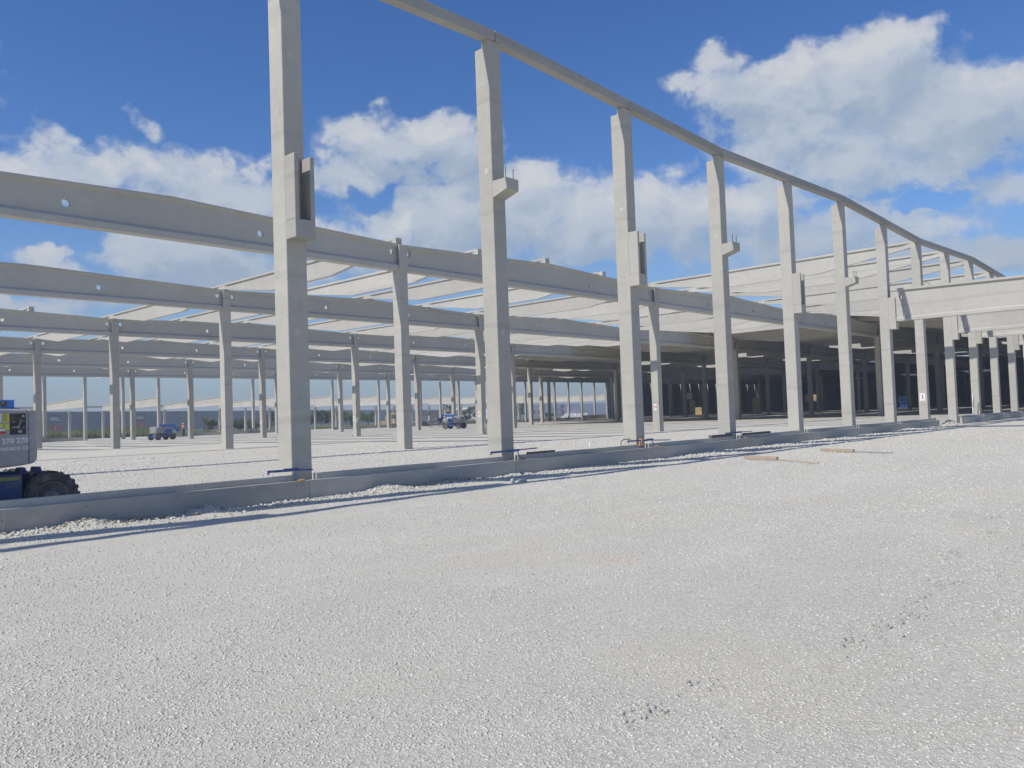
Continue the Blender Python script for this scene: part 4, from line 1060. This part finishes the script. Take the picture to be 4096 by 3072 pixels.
trestle((79.0, 146.8, .0), R(-42), 3.3, 'brown timber trestle on the ground right of the worker')
trestle((123.2, 203.0, .0), R(-42), 2.8, 'orange brown trestle beside an orange board panel')
mb = MB(); mb.box(0, 5.5, 0, .4, .0, .25); o = mb.build('plank_pile', M_ORANGE); o.location = (83, 158, .02); o.rotation_euler = (0, 0, R(-40)); tag(o, 'low pile of orange planks in front of the trestle', 'planks')
def frame(loc, w, h, rz, label):
    mb = MB(); mb.path([Vector((0, 0, 0)), Vector((.15, 0, h-.2)), Vector((.35, 0, h)), Vector((w-.35, 0, h)), Vector((w-.1, 0, h-.3)), Vector((w, 0, 0))], .07, 6)
    mb.path([Vector((.1, 0, h*.5)), Vector((w-.1, 0, h*.5))], .05, 6)
    for k in (1, 2): mb.tube((w*k/3, 0, 0), (w*k/3, 0, h), .04, n=6)
    o = mb.build('guard_rail', M_WHITE); o.location = loc; o.rotation_euler = (0, 0, rz); tag(o, label, 'guard rail', 'white tubular guard rails')
frame((176.8, 127.4, 0), 4.6, 2.3, R(-45), 'white tubular rail among the rear columns, right one')
frame((163.5, 124.5, 0), 4.0, 2.9, R(-45), 'white tubular rail among the rear columns, left one')
# tarpaulin heap
mb = MB(); n_ = 28; secs = []
for k in range(n_+1):
    t = k/n_; x = t*11; hh = 1.7*min(1, t*6, (1-t)*9)*(1+.12*math.sin(k*1.9)); ww = 1.6
    secs.append([(x, ww*math.cos(a), max(0, hh*math.sin(a))*(1+.1*math.sin(a*5+k))) for a in np.linspace(0, math.pi, 9)])
mb.loft(secs); o = mb.build('tarpaulin_heap', M_TARP, smooth=False); o.location = (218, 165, 0); o.rotation_euler = (0, 0, R(-48)); tag(o, 'long white tarpaulin covered heap behind the rear annex', 'tarpaulin')
# goods in the dark part
def pack(loc, s, mat, label, nm='insulation_pack', rz=-.9):
    e = empty(nm, loc, label, 'pack', None, rz); mb = MB(); mb.box(0, s[0], 0, s[1], .1, .1+s[2]); mb.build('pack', mat, e, bevel=.05); mb = MB(); mb.box(0, s[0], .1, .25, 0, .1); mb.box(0, s[0], s[1]-.25, s[1]-.1, 0, .1); mb.build('bearers', M_WOOD, e)
pack((200, 101.5, 0), (1.6, 1.2, 2.0), M_INS, 'small yellow pack in the dark hall right of letter H')
pack((209, 108.5, 0), (1.4, 1.2, 4.2), M_INS, 'tall narrow yellow pack in the dark hall right of letter H')
pack((209.5, 109.5, 4.5), (1.4, 1.2, 1.9), M_WRAP, 'white pack on top of the tall yellow pack in the dark hall')
pack((173.9, 71.6, 0), (1.4, 1.2, 3.6), M_INS, 'tall yellow pack in the dark hall between the fourth and fifth facade columns')
pack((196, 68.0, 0), (3.0, 1.5, 2.4), M_PACK, 'dark pallet under yellow boards between the fifth and sixth facade columns')
pack((196, 68.0, 2.5), (3.0, 1.5, 1.6), M_INS, 'wide yellow pack raised high in the dark hall near the sixth facade column')
mb = MB()
for k in range(5): mb.beam((171+k*.1, 81-k*.5, .2+.25*(k % 2)), (178+k*.1, 74-k*.5, .2+.25*(k % 2)), .2, .2)
o = mb.build('beam_pile', M_WOOD); tag(o, 'pile of pale beams on the dark hall floor left of the fourth facade column', 'beams')
def scissor(loc, rz, label):
    e = empty('scissor_lift', loc, label, 'scissor lift', None, rz)
    mb = MB(); mb.box(0, 2.4, 0, 1.2, .15, .5)
    mb.build('base', M_BLUE, e)
    for x in (.35, 2.05):
        for y in (0, 1.2): 
            w_ = MB(); w_.lathe((x, y, .2), (0, 1 if y else -1, 0), [(-.1, .2), (.06, .2)], 14); w_.build('wheel', M_TYRE, e)
    mb = MB()
    for k in range(3): mb.beam((.2, .6, .5+k*.35), (2.2, .6, .85+k*.35), .5, .07); mb.beam((.2, .6, .85+k*.35), (2.2, .6, .5+k*.35), .6, .07)
    mb.build('scissor_arms', M_BLUE2, e)
    mb = MB(); mb.box(0, 2.4, 0, 1.2, 1.6, 1.72)
    for x in (0, 1.2, 2.4):
        for y in (0, 1.2): mb.tube((x, y, 1.7), (x, y, 2.8), .03, n=6)
    for z in (2.25, 2.8):
        for y in (0, 1.2): mb.tube((0, y, z), (2.4, y, z), .03, n=6)
        for x in (0, 2.4): mb.tube((x, 0, z), (x, 1.2, z), .03, n=6)
    mb.build('platform', M_BLUE2, e)
scissor((200, 47.5, 0), R(-50), 'blue scissor lift deep in the dark hall left of the letter I column')

# ------------------------------------------------------------------ neighbouring warehouses
def warehouse_grey():
    A = Vector((40, 300, 0)); B = Vector((566, 562, 0)); d = (B-A).normalized(); L_ = (B-A).length; nrm = Vector((d.y, -d.x, 0))
    rz = math.atan2(d.y, d.x)
    e = empty('warehouse', A, 'long grey blue warehouse with hall signs beyond the rear annex', 'warehouse', None, rz)
    mb = MB(); mb.box(0, L_, 0, 90, -.5, 9.35); mb.build('cladding', M_GREYWALL, e)
    mb = MB(); mb.box(-.1, L_+.1, -.12, .3, 9.35, 9.6); mb.build('parapet', M_BLACK, e)
    mb = MB(); mb.box(0, L_, -.05, .0, -.4, .9); mb.build('base_course', M_PLI, e)
    for x in (79.2, 126.7):
        # signs on the wall
        s_ = MB(); s_.box(x, x+6.1, -.12, -.02, 5.15, 8.45); sg = s_.build('sign_panel', M_NAVY, e)
        t = inst('lettering', text_mesh('HALL', 2.15, M_WHITE, .02, .05), sg, (x+3.05, -.15, 6.75)); t.rotation_euler = (R(90), 0, 0)
        s_ = MB(); s_.box(x, x+6.1, -.12, -.02, 1.0, 4.5); sg = s_.build('sign_panel', M_SIGNRED, e)
        t = inst('lettering', text_mesh('1', 2.4, M_WHITE, .02, .0), sg, (x+3.05, -.15, 2.75)); t.rotation_euler = (R(90), 0, 0)
    x = (Vector((250, 400, 0))-A).dot(d)
    s_ = MB(); s_.box(234.7, 240, -.12, -.02, 5.6, 8.6); s_.build('sign_panel', M_NAVY, e)
warehouse_grey()
def warehouse_white():
    e = empty('warehouse', (455, 400, 0), 'white warehouse with blue and red signs and a number 3', 'warehouse')
    mb = MB(); mb.box(0, 260, 0, 80, -.5, 9.6); mb.build('cladding', M_WHITEWALL, e)
    mb = MB(); mb.box(-.1, 260.1, -.1, .3, 9.6, 9.85); mb.build('parapet', M_GALV, e)
    ox = 455
    mb = MB(); mb.box(509.4-ox, 514.2-ox, -.12, -.02, 6.7, 10.0-.6); mb.build('sign_panel', M_SIGNBLUE, e)
    mb = MB(); mb.box(509.4-ox, 514.3-ox, -.12, -.02, 2.2, 5.6); mb.build('sign_panel', M_SIGNRED2, e)
    t = inst('lettering', text_mesh('3', 4.0, M_BLACK, .02, .02), e, (523.1-ox, -.1, 5.8)); t.rotation_euler = (R(90), 0, 0)
    for k in range(2):
        mb = MB(); mb.box(472+9*k-ox, 478+9*k-ox, -.08, -.02, 2.6, 5.2); mb.build('window', M_BLACK, e)
warehouse_white()

# ------------------------------------------------------------------ trees, bushes, weeds
def tree(loc, h, wd, mat, label, seed, name='bush', n=2600, leaf=.16, trunk=.12, low=.12, cat='bush'):
    rn = random.Random(seed); e = empty(name, loc, label, cat, 'bushes behind the rear annex')
    mb = MB(); tips = []
    base = Vector((0, 0, -.1)); top = Vector((rn.uniform(-.2, .2), rn.uniform(-.2, .2), h*.6))
    mb.tube(base, top, trunk, trunk*.45, 8)
    for i in range(11):
        t = rn.uniform(.12, .95); p = base.lerp(top, t); a = rn.uniform(0, 6.28); rr_ = wd*.5*rn.uniform(.35, .85)
        q = p+Vector((math.cos(a)*rr_, math.sin(a)*rr_, h*rn.uniform(.12, .36))); q.z = min(q.z, h*.93); mb.tube(p, q, trunk*.4, trunk*.12, 5); tips.append(q)
        for _ in range(2):
            q2 = q+Vector((rn.uniform(-1, 1)*wd*.17, rn.uniform(-1, 1)*wd*.17, h*rn.uniform(-.05, .14))); mb.tube(q, q2, trunk*.14, trunk*.05, 4); tips.append(q2)
    mb.build('trunk', M_BARK, e)
    lf = MB(); cl = []
    for i in range(34):
        if i < len(tips): c = tips[i]
        else:
            a = rn.uniform(0, 6.28); rr_ = wd*.5*math.sqrt(rn.random())*.9; z = h*(low+(.9-low)*rn.random()); sh = math.sin(math.pi*min(1, .2+.75*z/h)); c = Vector((math.cos(a)*rr_*sh, math.sin(a)*rr_*sh, z))
        cl.append((c, wd*rn.uniform(.07, .17)))
    for i in range(n):
        c, s = cl[rn.randrange(len(cl))]
        d = Vector((rn.gauss(0, 1), rn.gauss(0, 1), rn.gauss(0, .8))); p = c+d*s*.62
        if p.z < .05: p.z = rn.uniform(.05, .5)
        u_ = Vector((rn.gauss(0, 1), rn.gauss(0, 1), rn.gauss(0, .6))).normalized(); w_ = u_.orthogonal().normalized(); sz = leaf*rn.uniform(.6, 1.4)
        lf.add([p-u_*sz, p+w_*sz*.5, p+u_*sz, p-w_*sz*.5], [(0, 1, 2, 3)])
    me = bpy.data.meshes.new('crown'); me.from_pydata(lf.v, [], lf.f); me.materials.append(mat)
    inst('crown', me, e); return e
def on_v(px, v, dz=0.0):       # world x on plane y=v seen at photo column px near the horizon
    x = px; y = 1700
    q = fw + rt*((x-2048)/F_PX) + upv*((1536-y)/F_PX); t = (v-CAM.y)/q.y
    return CAM.x+q.x*t
bl = [(838, 168, 3.6, 3.2, M_LEAF2, 'round mid green bush right of the worker'), (950, 178, 3.4, 4.0, M_LEAF, 'dark bush left of the nearest facade column'),
      (1010, 172, 3.2, 3.5, M_LEAF2, 'pale green bush behind the orange board panel'), (1085, 182, 5.5, 6.0, M_LEAF, 'dark tree hidden beside the nearest facade column'),
      (1285, 172, 5.6, 5.0, M_LEAF, 'tall dark tree right of the nearest facade column'), (1335, 176, 5.2, 4.6, M_LEAF, 'dark tree with flat top behind the rear annex posts'),
      (1385, 170, 5.0, 4.6, M_LEAF2, 'lighter green tree left of the letter F column'), (1425, 176, 4.6, 4.2, M_LEAF2, 'green tree behind the letter F column'), (1475, 178, 4.4, 4.5, M_LEAF2, 'green bush above the yellow insulation stack'),
      (1800, 182, 6.6, 4.6, M_LEAF, 'tall dark tree behind the blue boom lift'), (1862, 178, 4.6, 4.0, M_LEAF2, 'light green sapling bush right of the blue boom lift'), (1892, 176, 5.6, 3.4, M_LEAF2, 'upright green shrub left of the letter G column'),
      (2082, 200, 7.0, 5.5, M_LEAF, 'dark tree right of the letter G column'), (2200, 210, 2.4, 5.0, M_LEAF, 'low scrub in front of the white warehouse'), (1235, 175, 3.8, 4.0, M_LEAF, 'dark shrub hidden by the nearest facade column')]
for k, (px, v_, h, wd, mt, lb) in enumerate(bl):
    tree((on_v(px, v_), v_, 0), h, wd, mt, lb, 100+k, n=3200, leaf=.17)
def weeds(name, n, px0, px1, v0, v1, h0, h1, label):
    lf = MB()
    for i in range(n):
        v_ = random.uniform(v0, v1); x = on_v(random.uniform(px0, px1), v_); k = .55+.75*abs(mnoise.noise(Vector((x*.12, v_*.12, 0))))+.35*mnoise.noise(Vector((x*.5, v_*.3, 2)))
        h = random.uniform(h0, h1)*k; a = random.uniform(0, 3.14); w = random.uniform(.03, .09); dx, dy = math.cos(a)*w, math.sin(a)*w; lx, ly = random.gauss(0, .15)*h, random.gauss(0, .15)*h
        lf.add([(x-dx, v_-dy, 0), (x+dx, v_+dy, 0), (x+dx*.7+lx*.5, v_+dy*.7+ly*.5, h*.6), (x+lx, v_+ly, h), (x-dx*.7+lx*.5, v_-dy*.7+ly*.5, h*.6)], [(0, 1, 2, 3, 4)])
    me = bpy.data.meshes.new(name); me.from_pydata(lf.v, [], lf.f); me.materials.append(M_WEED)
    o = bpy.data.objects.new(name, me); COL.objects.link(o); tag(o, label, 'weeds', None, 'stuff')
weeds('tall_weeds', 30000, 20, 620, 154, 176, 1.2, 2.4, 'tall pale green weeds between the rear annex and the grey warehouse')
weeds('low_weeds', 14000, 560, 2140, 156, 185, .3, 1.1, 'low weeds on the grassland behind the rear annex')

# ------------------------------------------------------------------ air
def haze():
    mb = MB(); mb.box(-3100, 4300, -3100, 4300, -1.6, 14.0)
    m, nt, N, L, b = new_mat('air'); N.remove(b)
    out = N['Material Output']; v = N.new('ShaderNodeVolumePrincipled')
    v.inputs['Color'].default_value = (.84, .91, 1.0, 1); v.inputs['Density'].default_value = .0009; v.inputs['Anisotropy'].default_value = .1
    L.new(v.outputs[0], out.inputs['Volume'])
    o = mb.build('haze', m); o['kind'] = 'stuff'; o['label'] = 'thin bluish summer haze over the site'
haze()
